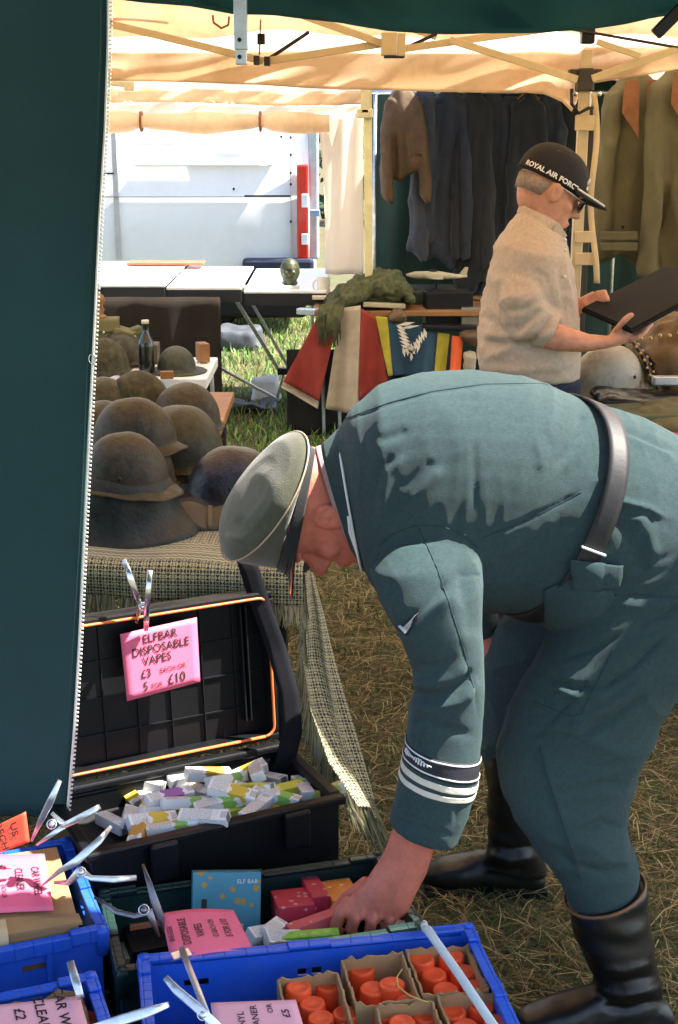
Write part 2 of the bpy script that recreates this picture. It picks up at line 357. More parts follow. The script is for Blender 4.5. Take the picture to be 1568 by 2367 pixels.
# truss
def truss(a, b, w=.024, Y=BY - .03, m=M_alu, nm='truss_bar', d=.012):
    q = MB(); q.bar(W(*a, Y), W(*b, Y), d, w, side=(0, 0, 1)); return q.build(nm, m, bg, bevel=.002)
truss((150, 30), (610, 141)); truss((225, 8), (420, -6)); truss((560, -14), (905, 108), Y=BY - .06); truss((620, 141), (890, 100), Y=BY - .045)
truss((935, 112), (1300, 62)); truss((1040, 92), (1335, 184), Y=BY - .06); truss((920, 55), (1010, 85), Y=BY + .0)
truss((1368, 182), (1570, 112)); truss((1380, 96), (1480, 130), Y=BY - .05, w=.02); truss((620, 137), (715, 74), w=.012, m=M_blackm, nm='truss_brace'); truss((940, 110), (1010, 78), w=.012, m=M_blackm, nm='truss_brace'); truss((1300, 64), (1580, 112), w=.009, m=M_blackm, nm='truss_brace')
truss((250, 55), (250, 8), w=.03, nm='truss_bar')
for (x0, y0, x1, y1, m_) in ((882, 74, 918, 128, M_alu), (920, 76, 938, 130, M_alu), (586, 128, 600, 150, M_blackm), (610, 130, 624, 152, M_blackm), (888, 128, 936, 134, M_blackm)):
    q = MB(); p0 = W(x0, y0, BY - .1); p1 = W(x1, y1, BY - .1); q.hexa([V(p0.x, p0.y, p1.z), V(p1.x, p0.y, p1.z), V(p1.x, p0.y + .05, p1.z), V(p0.x, p0.y + .05, p1.z)], [V(p0.x, p0.y, p0.z), V(p1.x, p0.y, p0.z), V(p1.x, p0.y + .05, p0.z), V(p0.x, p0.y + .05, p0.z)]); q.build('truss_joint', m_, bg, bevel=.003)
q = MB(); q.bar(W(603, 45, BY - .08), W(600, 128, BY - .08), .02, .004); sx = q.build('strap', mat('brown_strap', hx('8a5a30'), .8), bg)
q = MB(); q.box(W(604, 90, BY - .095), (.026, .012, .035)); q.build('buckle', M_blackp, sx, bevel=.003)
q = MB(); q.tube([W(492, 35, BY - .2), W(494, 52, BY - .2), W(512, 65, BY - .2), W(528, 58, BY - .2), W(530, 38, BY - .2)], .004, 6); q.build('strap', MATS['brown_strap'], bg, smooth=True)
# corner leg
lg = MB(); t_ = W(1357, 98, BY); lg.bar((t_.x, BY, 1.99), (t_.x - .012, BY, 0.0), .036, .036); lg.build('leg', M_alu, bg, bevel=.004)
lg = MB(); lg.bar((t_.x + .028, BY + .03, 1.80), (t_.x + .02, BY + .03, 0.0), .022, .03); lg.build('inner_leg', mat('dark_slot', (.03, .03, .028), .6), bg, bevel=.002)
lg = MB(); lg.box(V(t_.x, BY - .005, W(1357, 82, BY).z), (.045, .05, .055)); lg.build('corner_cap', M_blackp, bg, bevel=.006)
lg = MB(); br = W(1352, 185, BY); lg.box(br, (.055, .065, .075)); lg.box(br + V(-.04, 0, .02), (.03, .05, .03)); lg.box(br + V(.04, 0, .02), (.03, .05, .03)); sl = lg.build('slider', mat('dark_plastic_bracket', (.035, .03, .025), .5), bg, bevel=.006)
for dx in (-.034, .045):
    q = MB(); q.lathe([(.007, 0), (.009, .003), (.006, .010), (0, .012)], 12, Matrix.Translation(br + V(dx, -.034, -.045)) @ Matrix.Rotation(R(90), 4, 'X')); q.build('bolt', M_chrome, sl, smooth=True)
M_strap_c = mat('cream_strap', hx('d8c49a', .9), .85, bump=.2)
q = MB(); q.tube([W(1322, 205, BY - .05), W(1322, 240, BY - .05), W(1338, 262, BY - .05), W(1360, 250, BY - .05), W(1372, 250, BY - .05)], .006, 6); q.build('tie_cord', M_blackm, bg, smooth=True)
q = MB(); q.sheet(lambda u, v: W(1366 + 14 * u + 7 * math.sin(v * 8), 215 + v * 440, BY - .04 + .01 * math.sin(v * 12)), 2, 40); q.build('hanging_strap', M_strap_c, bg, smooth=True, solid=.002)
for y0, y1 in ((268, 300), (535, 560), (585, 612)):
    q = MB(); p = W(1352, (y0 + y1) / 2, BY - .035); q.box(p, (.065, .012, (y1 - y0) / 640)); q.build('webbing_patch', M_strap_c, bg, bevel=.003)

b2 = empty('beige_gazebo', (.17, 8.3, 0), 'beige gazebo with rolled-up end wall and white side curtain before the van', 'gazebo')
def roof2(u, v):
    Y = 5.07 + 3.23 * v; t = abs(v - .5) * 2; return V(-3.4 + 7.0 * u, Y, 2.72 - .74 * t + .01 * math.sin(u * 30 + v * 7))
q = MB(); q.sheet(roof2, 40, 16); q.build('roof', M_white_canvas, b2, smooth=True, solid=.001)
def strip2(y0, y1, Y, amp, x0=100, x1=845):
    def fn(u, v):
        px = x0 + (x1 - x0) * u; yo = 3 * math.sin(px * .012) + (px - 245) * .008
        return W(px, y0 + (y1 - y0) * v + yo, Y + amp * math.sin(px * .05 + v * 3) + amp * math.sin(px * .021 + 2 * v))
    return fn
q = MB(); q.sheet(strip2(184, 210, 8.42, .01), 60, 4); q.build('wall_header', M_white_canvas, b2, smooth=True, solid=.001)
q = MB(); q.sheet(strip2(206, 238, 8.30, .012), 60, 4); q.build('valance', M_beige, b2, smooth=True, solid=.001)
q = MB(); q.sheet(strip2(236, 268, 8.40, .012), 60, 4); q.build('wall_header', M_white_canvas, b2, smooth=True, solid=.001)
q = MB(); rings = []
for i in range(61):
    px = 60 + i * 11.7; sag = 4 * math.sin((px - 327) / 273 * math.pi) ** 2; r = .052 + .008 * math.sin(px * .03) - .016 * math.exp(-((px - 327) / 16) ** 2) - .016 * math.exp(-((px - 602) / 16) ** 2)
    rings.append((W(px, 281 + sag, 8.25), V(0, r * 1.1, 0), V(0, 0, r)))
q.loft(rings, 16); roll = q.build('rolled_wall', M_beige, b2, smooth=True)
for px in (327, 602):
    q = MB(); c = W(px, 281, 8.25); q.tube([c + V(0, .05 * math.cos(a), .05 * math.sin(a)) for a in np.linspace(0, 6.283, 17)], .008, 6); q.build('roll_strap', MATS['brown_strap'], roll, smooth=True)
def swall(u, v):
    p = W(752 + 88 * u, 262 + 372 * v, 8.36); p.y += .02 * math.sin(u * 9 + v * 2); p.x += (.05 * (1 - u) * (1 - v) ** 3 * -1); return p
q = MB(); q.sheet(swall, 14, 24); q.build('side_curtain', M_white_canvas, b2, smooth=True, solid=.001)
q = MB(); q.bar(W(850, 200, 8.25), V(W(850, 620, 8.25).x + .02, 8.25, 0), .045, .045); q.build('leg', mat('leg_yellowed', hx('d8cc98'), .5), b2, bevel=.004)
q = MB(); q.box(W(844, 262, 8.20), (.09, .05, .05)); q.box(W(844, 232, 8.20), (.045, .05, .14)); q.build('slider', M_alu, b2, bevel=.006)
q = MB(); q.bar(W(300, 196, 8.12), W(240, 190, 8.12), .03, .03); q.box(W(299, 199, 8.1), (.05, .05, .05)); q.build('truss_bar', M_alu, b2, bevel=.004)

# dark green tarpaulin wall behind the clothes
def tarp(u, v):
    x = .20 + 3.3 * u; return V(x + .02 * math.sin(v * 3), 9.62 + .03 * math.sin(x * 11) + .015 * math.sin(x * 27 + v * 3), 2.02 * (1 - v))
tw = empty('tarpaulin_wall', (1.8, 9.6, 0), 'dark green tarpaulin hung behind the row of dark clothes, with an added shade sheet', 'tarpaulin')
M_tarp = mat('tarp_green', (.014, .040, .024), .8, var=.2, vscale=3, trans=.08)
q = MB(); q.sheet(tarp, 90, 20); q.build('back_sheet', M_tarp, tw, smooth=True, solid=.002)
q = MB(); q.sheet(lambda u, v: V(.55 + 3.3 * u, 8.30 + 1.45 * v, 2.08 - .05 * v + .012 * math.sin(u * 30)), 40, 8); q.build('shade_sheet', M_tarp, tw, smooth=True, solid=.002)  # added overhead sheet, out of view, keeps the sun off the hanging clothes

# ================================================================ white van
VY = 12.2
vp = lambda x, y, d=0: W(x, y, VY + d)
van = empty('white_van', (-2.4, VY + 1, 0), 'white panel van with tall red and white tail light', 'van')
M_van = mat('white_van_paint', (.83, .84, .84), .28, var=.03, vscale=1.5, bump=.02, coat=.4, dirt=(.42, .36, .29), dirt_amt=.16, dirt_scale=1.5)
xr = vp(722, 400).x
def vsect(x, ins=0):
    s = [(.0, .34), (-.03, .55), (-.045, .85), (-.05, 1.10), (-.035, 1.16), (-.02, 1.5), (.04, 1.9), (.12, 2.12), (.35, 2.25)]
    return [V(x, VY + .03 + d + ins, z) for d, z in s] + [V(x, VY + 2.0 - d - ins, z) for d, z in reversed(s)]
q = MB(); xs = [-5.2, -4.9, -3, -1.5, xr - .10, xr - .03, xr]; ins = [.25, .05, 0, 0, 0, .02, .08]
k = 18
for x, i_ in zip(xs, ins): q.v += [tuple(p) for p in vsect(x, i_)]
for i in range(len(xs) - 1):
    for j in range(k): q.f.append((i * k + j, i * k + (j + 1) % k, (i + 1) * k + (j + 1) % k, (i + 1) * k + j)); q.m.append(0)
q.f.append(tuple(range(k))); q.f.append(tuple((len(xs) - 1) * k + j for j in reversed(range(k)))); q.m += [0, 0]
q.build('body', M_van, van, smooth=True, bevel=.01)
def vplate(nm, x0, y0, x1, y1, m, d=-.055, t=.02, par=van, bv=.006):
    a = vp(x0, y0, d); b_ = vp(x1, y1, d); w = MB(); w.box(((a.x + b_.x) / 2, VY + d + t / 2 - .01, (a.z + b_.z) / 2), (abs(b_.x - a.x), t, abs(a.z - b_.z))); return w.build(nm, m, par, bevel=bv)
M_gap = mat('panel_gap', (.30, .29, .27), .8)
fr = mat('van_panel', (.80, .81, .82), .3, var=.03, bump=.02, coat=.3)
for (x0, y0, x1, y1) in ((313, 331, 630, 335), (313, 380, 630, 384)): vplate('side_moulding', x0, y0, x1, y1, fr, -.035, .04)
for (x0, y0, x1, y1) in ((268, 300, 269, 600), (672, 300, 673, 600)): vplate('panel_seam', x0, y0, x1, y1, mat('seam_grey', (.45, .44, .42), .7), -.040, .03, bv=0)
vplate('side_crease', 200, 454, 672, 456, M_gap, -.052, .02, bv=0); vplate('door_handle', 232, 399, 264, 403, M_blackp, -.06, .03)
for x_, y_ in ((672, 318), (672, 358), (672, 400), (672, 426), (672, 512), (540, 437), (650, 316)): vplate('body_clip', x_ - 2, y_ - 3, x_ + 3, y_ + 3, M_blackp, -.06, .03)
vplate('rub_strip', 565, 451, 672, 454, M_blackp, -.068, .02)
M_red = mat('red_lens', (.62, .035, .02), .18, var=.1, bump=.02, coat=.5); M_wl = mat('white_lens', (.85, .85, .85), .15, bump=.02)
tl = vplate('tail_light', 686, 380, 714, 598, M_red, -.06, .06, bv=.015)
for y0, y1 in ((448, 480), (540, 566)): vplate('reversing_lens', 697, y0, 713, y1, M_wl, -.068, .06, tl, .008)
vplate('rear_pillar', 714, 285, 738, 600, mat('van_glass_edge', (.42, .50, .50), .2, coat=.5), .03, .10, bv=.02)
vplate('bumper', 560, 598, 726, 640, mat('van_bumper', (.018, .022, .05), .5), -.10, .14, bv=.03)
vplate('shaded_sill', 100, 640, 708, 735, M_blackp, -.02, .1, bv=.03)  # black plate puts the shade on the van's lower body into colour
vplate('hinge', 716, 485, 740, 500, mat('blue_hinge', (.25, .35, .5), .4), -.05, .05)
for xc in (-1.15, -4.2):
    q = MB(); Mx = Matrix.Translation((xc, VY + .12, .34)) @ Matrix.Rotation(R(90), 4, 'X'); q.lathe([(.2, -.1), (.33, -.1), (.34, -.05), (.34, .08), (.31, .1), (.2, .1)], 28, Mx); wh = q.build('wheel', M_blackp, van, smooth=True)
    q = MB(); q.lathe([(.0, .085), (.06, .09), (.19, .06), (.2, .08)], 24, Mx); q.build('rim', M_steel, wh, smooth=True)

# hedge beyond the van, seen past its tail
hd = empty('hedge', (.4, 26, 0), 'dark green hedge far beyond the white van', 'hedge')
q = MB(); rng = random.Random(3)
for i in range(2600):
    c = V(rng.uniform(-5, 5), 26 + rng.uniform(-.8, .8), rng.uniform(.1, 3.6)); a = V(rng.gauss(0, 1), rng.gauss(0, 1), rng.gauss(0, 1)).normalized(); b_ = a.orthogonal().normalized(); s_ = rng.uniform(.08, .2)
    q.add([c - a * s_, c + b_ * s_ * .5, c + a * s_, c - b_ * s_ * .5], [(0, 1, 2, 3)])
q.build('foliage', mat('hedge_leaf', (.035, .07, .02), .7, var=.4, bump=0, trans=.2), hd, kind='stuff')
q = MB()
for i in range(11): q.tube([(-5 + i, 26, 0), (-5 + i + .1, 26.05, 1.6), (-5 + i, 26.0, 2.8)], [.06, .04, .02], 6)
q.build('stem', M_wood, hd)
# ================================================================ helmet table, woven cloth with fringe
TZ = .74
def pattern_mat(name, fine=False):
    m = mat(name, (.40, .36, .19), .9, bump=.3, bscale=300, sheen=.2); n, l, b = nodes_of(m)
    uv = n.new('ShaderNodeUVMap'); sp = n.new('ShaderNodeSeparateXYZ'); l.new(uv.outputs[0], sp.inputs[0])
    def mth(op, a, c=None, d=None):
        k = n.new('ShaderNodeMath'); k.operation = op
        for i, x in enumerate((a, c, d)):
            if x is None: continue
            if isinstance(x, (int, float)): k.inputs[i].default_value = x
            else: l.new(x, k.inputs[i])
        return k.outputs[0]
    def tri(x, f): return mth('ABSOLUTE', mth('SUBTRACT', mth('FRACT', mth('MULTIPLY', x, f)), .5))     # 0..0.5
    U, Vv = sp.outputs[0], sp.outputs[1]
    a, c = tri(U, 42), tri(Vv, 42)                       # 26 mm motif
    dia = mth('ADD', a, c); star = mth('GREATER_THAN', mth('SINE', mth('MULTIPLY', dia, 12.5)), .0)
    x1 = mth('LESS_THAN', mth('ABSOLUTE', mth('SUBTRACT', a, c)), .09); star = mth('ABSOLUTE', mth('SUBTRACT', star, x1))
    stitch = mth('GREATER_THAN', mth('ADD', tri(U, 126), tri(Vv, 126)), .42); star = mth('MULTIPLY', star, mth('ADD', mth('MULTIPLY', stitch, .25), .75))
    # stripes band near the table edge
    zig = mth('GREATER_THAN', mth('SINE', mth('MULTIPLY', mth('ADD', Vv, mth('MULTIPLY', tri(U, 60), .016)), 300)), .1)
    lines = mth('GREATER_THAN', mth('SINE', mth('MULTIPLY', Vv, 330)), .5)
    inb = mth('MULTIPLY', mth('GREATER_THAN', Vv, .105 if not fine else 9), mth('LESS_THAN', Vv, .26))
    sel = mth('GREATER_THAN', mth('SINE', mth('MULTIPLY', Vv, 62)), 0)
    band = mth('ADD', mth('MULTIPLY', zig, sel), mth('MULTIPLY', lines, mth('SUBTRACT', 1, sel)))
    dark = mth('ADD', mth('MULTIPLY', star, mth('SUBTRACT', 1, inb)), mth('MULTIPLY', mth('MULTIPLY', band, .8), inb))
    old = b.inputs['Base Color'].links[0].from_socket
    mx = n.new('ShaderNodeMix'); mx.data_type = 'RGBA'; l.new(mth('MINIMUM', dark, 1), mx.inputs[0]); l.new(old, mx.inputs[6]); mx.inputs[7].default_value = (.018, .020, .022, 1); l.new(mx.outputs[2], b.inputs['Base Color'])
    return m
M_cloth = pattern_mat('woven_cloth'); M_cloth2 = pattern_mat('woven_cloth_side', True)
M_fr = [mat('fringe_pale', (.42, .38, .22), .9, bump=0), mat('fringe_olive', (.26, .24, .12), .9, bump=0), mat('fringe_dark', (.10, .095, .06), .9, bump=0)]
FL, FR_ = V(-1.75, 3.42, TZ), V(-.085, 3.20, TZ)
tb = empty('display_table', (-.8, 3.6, 0), 'folding table under the woven cloth that carries the rusty helmets', 'table')
q = MB(); q.hexa([FL + V(0, .02, -.035), FR_ + V(-.02, .02, -.035), V(-.03, 4.02, TZ - .035), V(-1.7, 4.2, TZ - .035)], [FL + V(0, .02, -.006), FR_ + V(-.02, .02, -.006), V(-.03, 4.02, TZ - .006), V(-1.7, 4.2, TZ - .006)]); q.build('table_top', M_wood, tb)
for (x, y) in ((-.14, 3.3), (-.1, 3.95), (-1.6, 3.5), (-1.6, 4.1)):
    q = MB(); q.tube([(x, y, TZ - .04), (x, y, 0)], .014, 8); q.build('leg', M_blackm, tb)
bt = empty('display_table', (-.95, 4.8, 0), 'bare wooden table of helmets standing behind the cloth-covered one', 'table')
q = MB(); q.box((-1.02, 4.80, TZ - .02), (1.22, 1.40, .035)); q.build('table_top', M_wood, bt, bevel=.004)
for (x, y) in ((-.45, 4.2), (-.45, 5.4), (-1.55, 4.2), (-1.55, 5.4)):
    q = MB(); q.tube([(x, y, TZ - .03), (x, y, 0)], .014, 8); q.build('leg', M_blackm, bt)
cl = empty('woven_tablecloth', (-.6, 3.2, TZ), 'beige and black patterned woven cloth with long fringe over the helmet table', 'tablecloth')
DROP = .085
def ctop(u, v):      # top + front drop ; v in metres from the back
    s = v * (.80 + DROP); e = FL.lerp(FR_, u); bk = V(-1.7, 4.0, TZ).lerp(V(-.05, 4.0, TZ), u)
    if s < .80: p = bk.lerp(e, s / .80) + V(0, 0, .004 + .003 * math.sin(u * 40) * (s / .8))
    else:
        d = s - .80; p = e + V(0, -.012 - .010 * math.sin(u * 34) * (d / DROP) - .02 * min(1, d / .03) , -d + .004)
    return p, u * 1.68, (.80 + DROP) - s
q = MB(); q.sheet(ctop, 90, 60); q.build('cloth', M_cloth, cl, smooth=True, solid=.003)
def strands(starts, length, sway, mats, name, width=.0016, vary=.25):
    q = MB(); rr = random.Random(5)
    for p in starts:
        L = length * rr.uniform(1 - vary, 1 + vary * .4); s1 = sway + V(rr.gauss(0, .006), rr.gauss(0, .004), 0); pts = [p, p + s1 * .4 + V(0, 0, -L * .5), p + s1 + V(rr.gauss(0, .003), 0, -L)]
        mi = rr.choice((0, 0, 1, 1, 2)); w = width * rr.uniform(.7, 1.4); k = len(q.v)
        for t, w_ in zip(pts, (1, 1, .6)): q.v += [tuple(t + V(-w * w_, 0, 0)), tuple(t + V(w * w_, -.0005, 0))]
        q.f += [(k, k + 1, k + 3, k + 2), (k + 2, k + 3, k + 5, k + 4)]; q.m += [mi, mi]
    return q.build(name, mats, cl, kind='stuff')
rr = random.Random(2)
strands([ctop(rr.uniform(.4, 1), 1)[0] + V(0, -.002 + rr.uniform(-.003, .003), .004) for _ in range(760)], .052, V(0, -.004, 0), M_fr, 'fringe')
# side fall: cloth hanging off the right end, pulled outwards to the ground, with long fringe along its front edge
def cside(u, v):
    l = V(*W(702, 1325, 3.20)).lerp(V(*W(735, 1750, 3.12)), v); r_ = V(-.05, 3.75, TZ).lerp(V(.16, 3.60, .28), v)
    l = [W(704, 1322, 3.205), W(700, 1420, 3.19), W(690, 1520, 3.17), W(712, 1640, 3.12), W(760, 1760, 3.08), W(835, 1860, 3.05)]
    t = v * 5; i = min(int(t), 4); le = l[i].lerp(l[i + 1], t - i)
    rt = [W(722, 1322, 3.30), W(750, 1420, 3.28), W(778, 1540, 3.25), W(808, 1660, 3.22), W(838, 1780, 3.18), W(868, 1900, 3.14)]
    re = rt[i].lerp(rt[i + 1], t - i); p = le.lerp(re, u)
    return p + V(.012 * math.sin(u * 11 + v * 4) * v, -.014 * math.sin(u * 9 + 2 * v) * (u * (1 - u) * 4), 0), u * .16, v * .62
q = MB(); q.sheet(cside, 20, 60); q.build('side_fall', M_cloth2, cl, smooth=True, solid=.003)
st_ = []
for _ in range(520):
    v = rr.random() ** .9; st_.append(cside(rr.uniform(0, .07), min(v, .86))[0] + V(0, -.004, 0))
strands(st_, .10, V(-.004, -.006, 0), M_fr, 'side_fringe', .0013)
strands([cside(rr.uniform(0, 1), rr.uniform(.88, 1))[0] + V(0, -.004, 0) for _ in range(140)], .09, V(.03, -.03, 0), M_fr, 'hem_fringe', .0013)

# ================================================================ helmets
def rusty(name, col, rust, amt=.6, rough=.55, dsc=9): return mat(name, col, rough, .15, var=.55, vscale=38, bump=.45, bscale=90, dirt=rust, dirt_amt=amt, dirt_scale=dsc)
RUST = (.05, .033, .014)
M_h = [rusty('helmet_olive', (.036, .036, .015), RUST, .4), rusty('helmet_rust', (.042, .035, .016), RUST, .8), rusty('helmet_dark', (.014, .017, .013), (.02, .02, .018), .5), rusty('helmet_slate', (.030, .030, .038), (.05, .03, .02), .75, .38), rusty('helmet_brown', (.038, .034, .016), (.05, .03, .015), .6), rusty('helmet_camo', (.06, .052, .02), (.02, .022, .012), 1, .8, 22)]
def helmet(kind, px, py, Y, face, tilt, scale, m, label, group=None, roll=0, pos=None):
    a, b, hd_, out, down = {'m40': (.118, .100, .115, (.036, .030, .012), (.010, .055, .050)), 'brim': (.112, .098, .125, (.044, .038, .032), (.020, .018, .016)), 'brodie': (.100, .090, .105, (.056, .056, .054), (.006, .006, .004)),
        'bowl': (.116, .102, .130, (.016, .010, .004), (.018, .04, .035)), 'wide': (.128, .115, .10, (.060, .062, .045), (.06, .085, .08))}[kind]
    N = 48; q = MB(); k = 0; rings = []
    for i in range(11):
        t = (i + .15) / 10.15 * math.pi / 2; rings.append([(a * math.sin(t) ** .92 * math.cos(w), b * math.sin(t) ** .92 * math.sin(w), hd_ * math.cos(t)) for w in np.linspace(0, 2 * math.pi, N, False)])
    for i in range(1, 7):
        t = i / 6; rg = []
        for w in np.linspace(0, 2 * math.pi, N, False):
            f = max(0, math.cos(w)) ** 1.6; bk = max(0, -math.cos(w)) ** 1.4; s = max(0, 1 - f - bk); o = out[0] * f + out[1] * bk + out[2] * s; dn = down[0] * f + down[1] * bk + down[2] * s
            fl = t ** 1.8 if kind in ('m40', 'wide', 'bowl') else t
            rg.append(((a + o * fl) * math.cos(w), (b + o * fl) * math.sin(w), -dn * t - (.006 * t * t if kind == 'brodie' else 0)))
        rings.append(rg)
    for rg in rings: q.v += rg
    for i in range(len(rings) - 1):
        for j in range(N): q.f.append((i * N + j, i * N + (j + 1) % N, (i + 1) * N + (j + 1) % N, (i + 1) * N + j)); q.m.append(0)
    q.f.append(tuple(range(N))); q.m.append(0)
    rr_ = random.Random(px); q.v = [(x * (1 + .012 * math.sin(7 * y * 9 + rr_.random() * .01)), y, z + .0015 * math.sin(x * 60 + y * 40)) for x, y, z in q.v]
    lo = min(v[2] for v in q.v); q.v = [(x * scale, y * scale, (z - lo) * scale) for x, y, z in q.v]
    o = q.build('helmet', m, None, True, label, 'helmet', group, solid=.003, origin=(0, 0, 0))
    loc = pos if pos is not None else W(px, py, Y)
    for s in (-1, 1):
        r = MB(); r.lathe([(.0055 * scale, 0), (.0055 * scale, .002), (.003, .004), (0, .004)], 10, Matrix.Translation((.02 * scale, s * .098 * scale, (-lo + .028) * scale)) @ Matrix.Rotation(-s * R(80), 4, 'X')); r.build('vent_rivet', M_blackm, o, True)
    o.location = loc; o.rotation_euler = (R(roll), R(tilt), R(face)); WL[o.name] = Vector(loc); return o
T = lambda px, py: G(px, py, TZ + .004)
helmet('wide', 285, 1243, 3.5, 5, 0, 1.08, M_h[2], 'wide dark green helmet with deep flared skirt at the front of the table', pos=W(288, 1240, 3.52))
helmet('brim', 285, 1140, 3.5, -12, 6, .97, M_h[1], 'rusty brown brimmed helmet set on top of the wide dark green helmet', pos=W(288, 1126, 3.52))
helmet('m40', 300, 1060, 4.3, -14, 4, .98, M_h[1], 'rust-speckled brown helmet with its peak pointing towards the vented helmet', pos=W(310, 1058, 3.86))
helmet('m40', 420, 1095, 4.1, -68, 4, 1.22, M_h[0], 'tall olive steel helmet with a round side vent, beside the slate blue one', pos=W(420, 1098, 4.10))
helmet('m40', 540, 1182, 3.74, 190, -2, 1.06, M_h[3], 'scuffed slate blue helmet standing on the woven cloth beside the strap', pos=W(540, 1182, 3.78))
helmet('bowl', 432, 1000, 4.7, 20, 0, 1.0, M_h[1], 'low rusty domed helmet behind the tall olive vented helmet', pos=T(432, 1002))
helmet('m40', 245, 965, 4.9, 10, 0, 1.0, M_h[4], 'brown helmet half hidden behind the rust-speckled one next to the curtain', pos=T(240, 1052))
helmet('bowl', 235, 940, 5.25, 0, 0, 1.02, M_h[0], 'plain olive domed helmet next to the zip under the camouflaged one', pos=T(240, 990))
helmet('bowl', 325, 935, 5.3, 30, -8, 1.0, M_h[5], 'leaf-camouflaged helmet with peeling cover under the small white table', pos=T(327, 985) + V(0, 0, .02))
helmet('bowl', 300, 1090, 3.9, 0, 0, 1.0, M_h[4], 'plain brown helmet under the rust-speckled peaked one', pos=T(310, 1140))
# small white folding table behind, with brodie helmet, bottle and more
SZ = .62; sy = 6.75
wt = empty('folding_table', (-.9, sy, 0), 'small low white folding table carrying the wide-brimmed helmet and bottle', 'table')
q = MB(); x1 = W(490, 870, sy).x; q.box(((-1.75 + x1) / 2, sy + .05, SZ - .03), (x1 + 1.75, .62, .05)); q.build('table_top', M_whitep, wt, bevel=.006)
for dx in (-.03, -1.0):
    for dy in (-.2, .3): q = MB(); q.tube([(x1 + dx, sy + dy, SZ - .05), (x1 + dx + .02, sy + dy, 0)], .011, 8); q.build('leg', M_steel, wt)
S = lambda px, Y: V(W(px, 860, Y).x, Y, SZ - .004)
helmet('brodie', 408, 860, sy, 90, 0, 1.0, M_h[0], 'wide-brimmed olive soup-plate helmet next to the dark bottle', pos=S(409, 6.68))
helmet('bowl', 280, 850, sy, 0, 0, .95, M_h[4], 'brown domed helmet next to the netted helmet behind the bottle', pos=S(284, 6.85))
nh = helmet('bowl', 245, 850, sy, 0, 0, 1.0, M_h[5], 'helmet under a khaki camouflage net next to the zip', pos=S(240, 6.58))
q = MB(); q.lathe([(.0, 0), (.036, 0), (.038, .01), (.038, .13), (.034, .155), (.017, .19), (.0145, .23), (.0165, .235), (.0165, .25), (.0, .252)], 24, Matrix.Translation(S(340, 6.62)))
bo = q.build('bottle', mat('bottle_glass', (.012, .014, .010), .08, var=.1, bump=0, coat=.6), None, True, 'dark glass bottle with a pale cap beside the wide-brimmed helmet', 'bottle')
q = MB(); q.lathe([(.0, .236), (.0175, .236), (.0175, .252), (.0, .254)], 16, Matrix.Translation(S(340, 6.62))); q.build('cap', mat('bottle_cap', (.6, .55, .45), .5), bo, True)
def obox(c, s, e=(0, 0, 0)):
    return MB().box(c, s, __import__('mathutils').Euler([R(x) for x in e]).to_matrix())
for px, Y, s, e, m, lb in ((470, 6.95, (.05, .09, .09), (0, 0, 20), M_wood, 'pale wooden block behind the wide-brimmed helmet'), (386, 6.45, (.06, .03, .035), (0, 0, 10), M_wood, 'small wooden block in front of the dark bottle')):
    c = S(px, Y); obox(c + V(0, 0, s[2] / 2 + .006), s, e).build('wooden_block', m, label=lb, cat='block', bevel=.003)
# ration pouches and turned wooden figure at the back left
M_kh = mat('khaki_canvas', (.16, .14, .055), .9, bump=.4, bscale=120, weave=120); M_ol = mat('olive_canvas', (.10, .105, .04), .9, bump=.4, bscale=120, weave=120)
def pouch(c, s, yaw, m, label, roll=0):
    q = MB(); rings = []
    for i in range(7):
        t = i / 6; k = .86 + .14 * math.sin(t * math.pi); rings.append((V(0, 0, s[2] * t), V(s[0] / 2 * k, 0, 0), V(0, s[1] / 2 * k, 0)))
    q.loft(rings, 20, power=4); r = empty('canvas_pouch', c, label, 'pouch', 'canvas pouches on the low table'); r.rotation_euler = (0, R(roll), R(yaw)); WL[r.name] = V(0, 0, 0)
    q.build('bag', m, r, True); f = MB(); f.sheet(lambda u, v: V((u - .5) * s[0] * .96, -s[1] / 2 - .004 if v > .35 else (s[1] / 2) * (1 - v / .35) - s[1] / 2 * (v / .35) - .004, s[2] + .004 - (0 if v < .35 else (v - .35) * s[2] * .8)), 6, 10); f.build('flap', m, r, True, solid=.004)
    b = MB(); b.lathe([(.006, 0), (.006, .004), (0, .005)], 10, Matrix.Translation((0, -s[1] / 2 - .004, s[2] * .52)) @ Matrix.Rotation(R(90), 4, 'X')); b.build('stud', M_steel, r, True)
pouch(S(245, 6.9) + V(0, 0, .10), (.16, .10, .12), 8, M_kh, 'square khaki canvas pouch below the turned wooden figure'); pouch(S(290, 6.88) + V(0, 0, .10), (.10, .08, .07), -15, M_kh, 'small khaki pouch leaning next to the square one', 14); pouch(S(315, 6.9) + V(0, 0, .11), (.10, .06, .06), 25, M_ol, 'small olive pouch between the square one and the dark bottle', -18)
obox(S(270, 6.93) + V(0, 0, .05), (.42, .12, .095)).build('wooden_box', mat('dark_wood', (.09, .06, .03), .7, bump=.2), label='low dark wooden box holding up the khaki pouches', cat='box', bevel=.004)
q = MB(); q.lathe([(.0, 0), (.03, 0), (.03, .01), (.014, .02), (.022, .04), (.014, .058), (.026, .085), (.02, .108), (.0, .118)], 18, Matrix.Translation(S(238, 6.9) + V(0, 0, .225))); q.build('wooden_figure', M_wood, None, True, 'small turned wooden figure standing on the square khaki pouch', 'figurine')
def cloth_heap(name, fn, m, label, cat, nu=24, nv=16, solid=.004): q = MB(); q.sheet(fn, nu, nv); return q.build(name, m, None, True, label, cat, solid=solid)
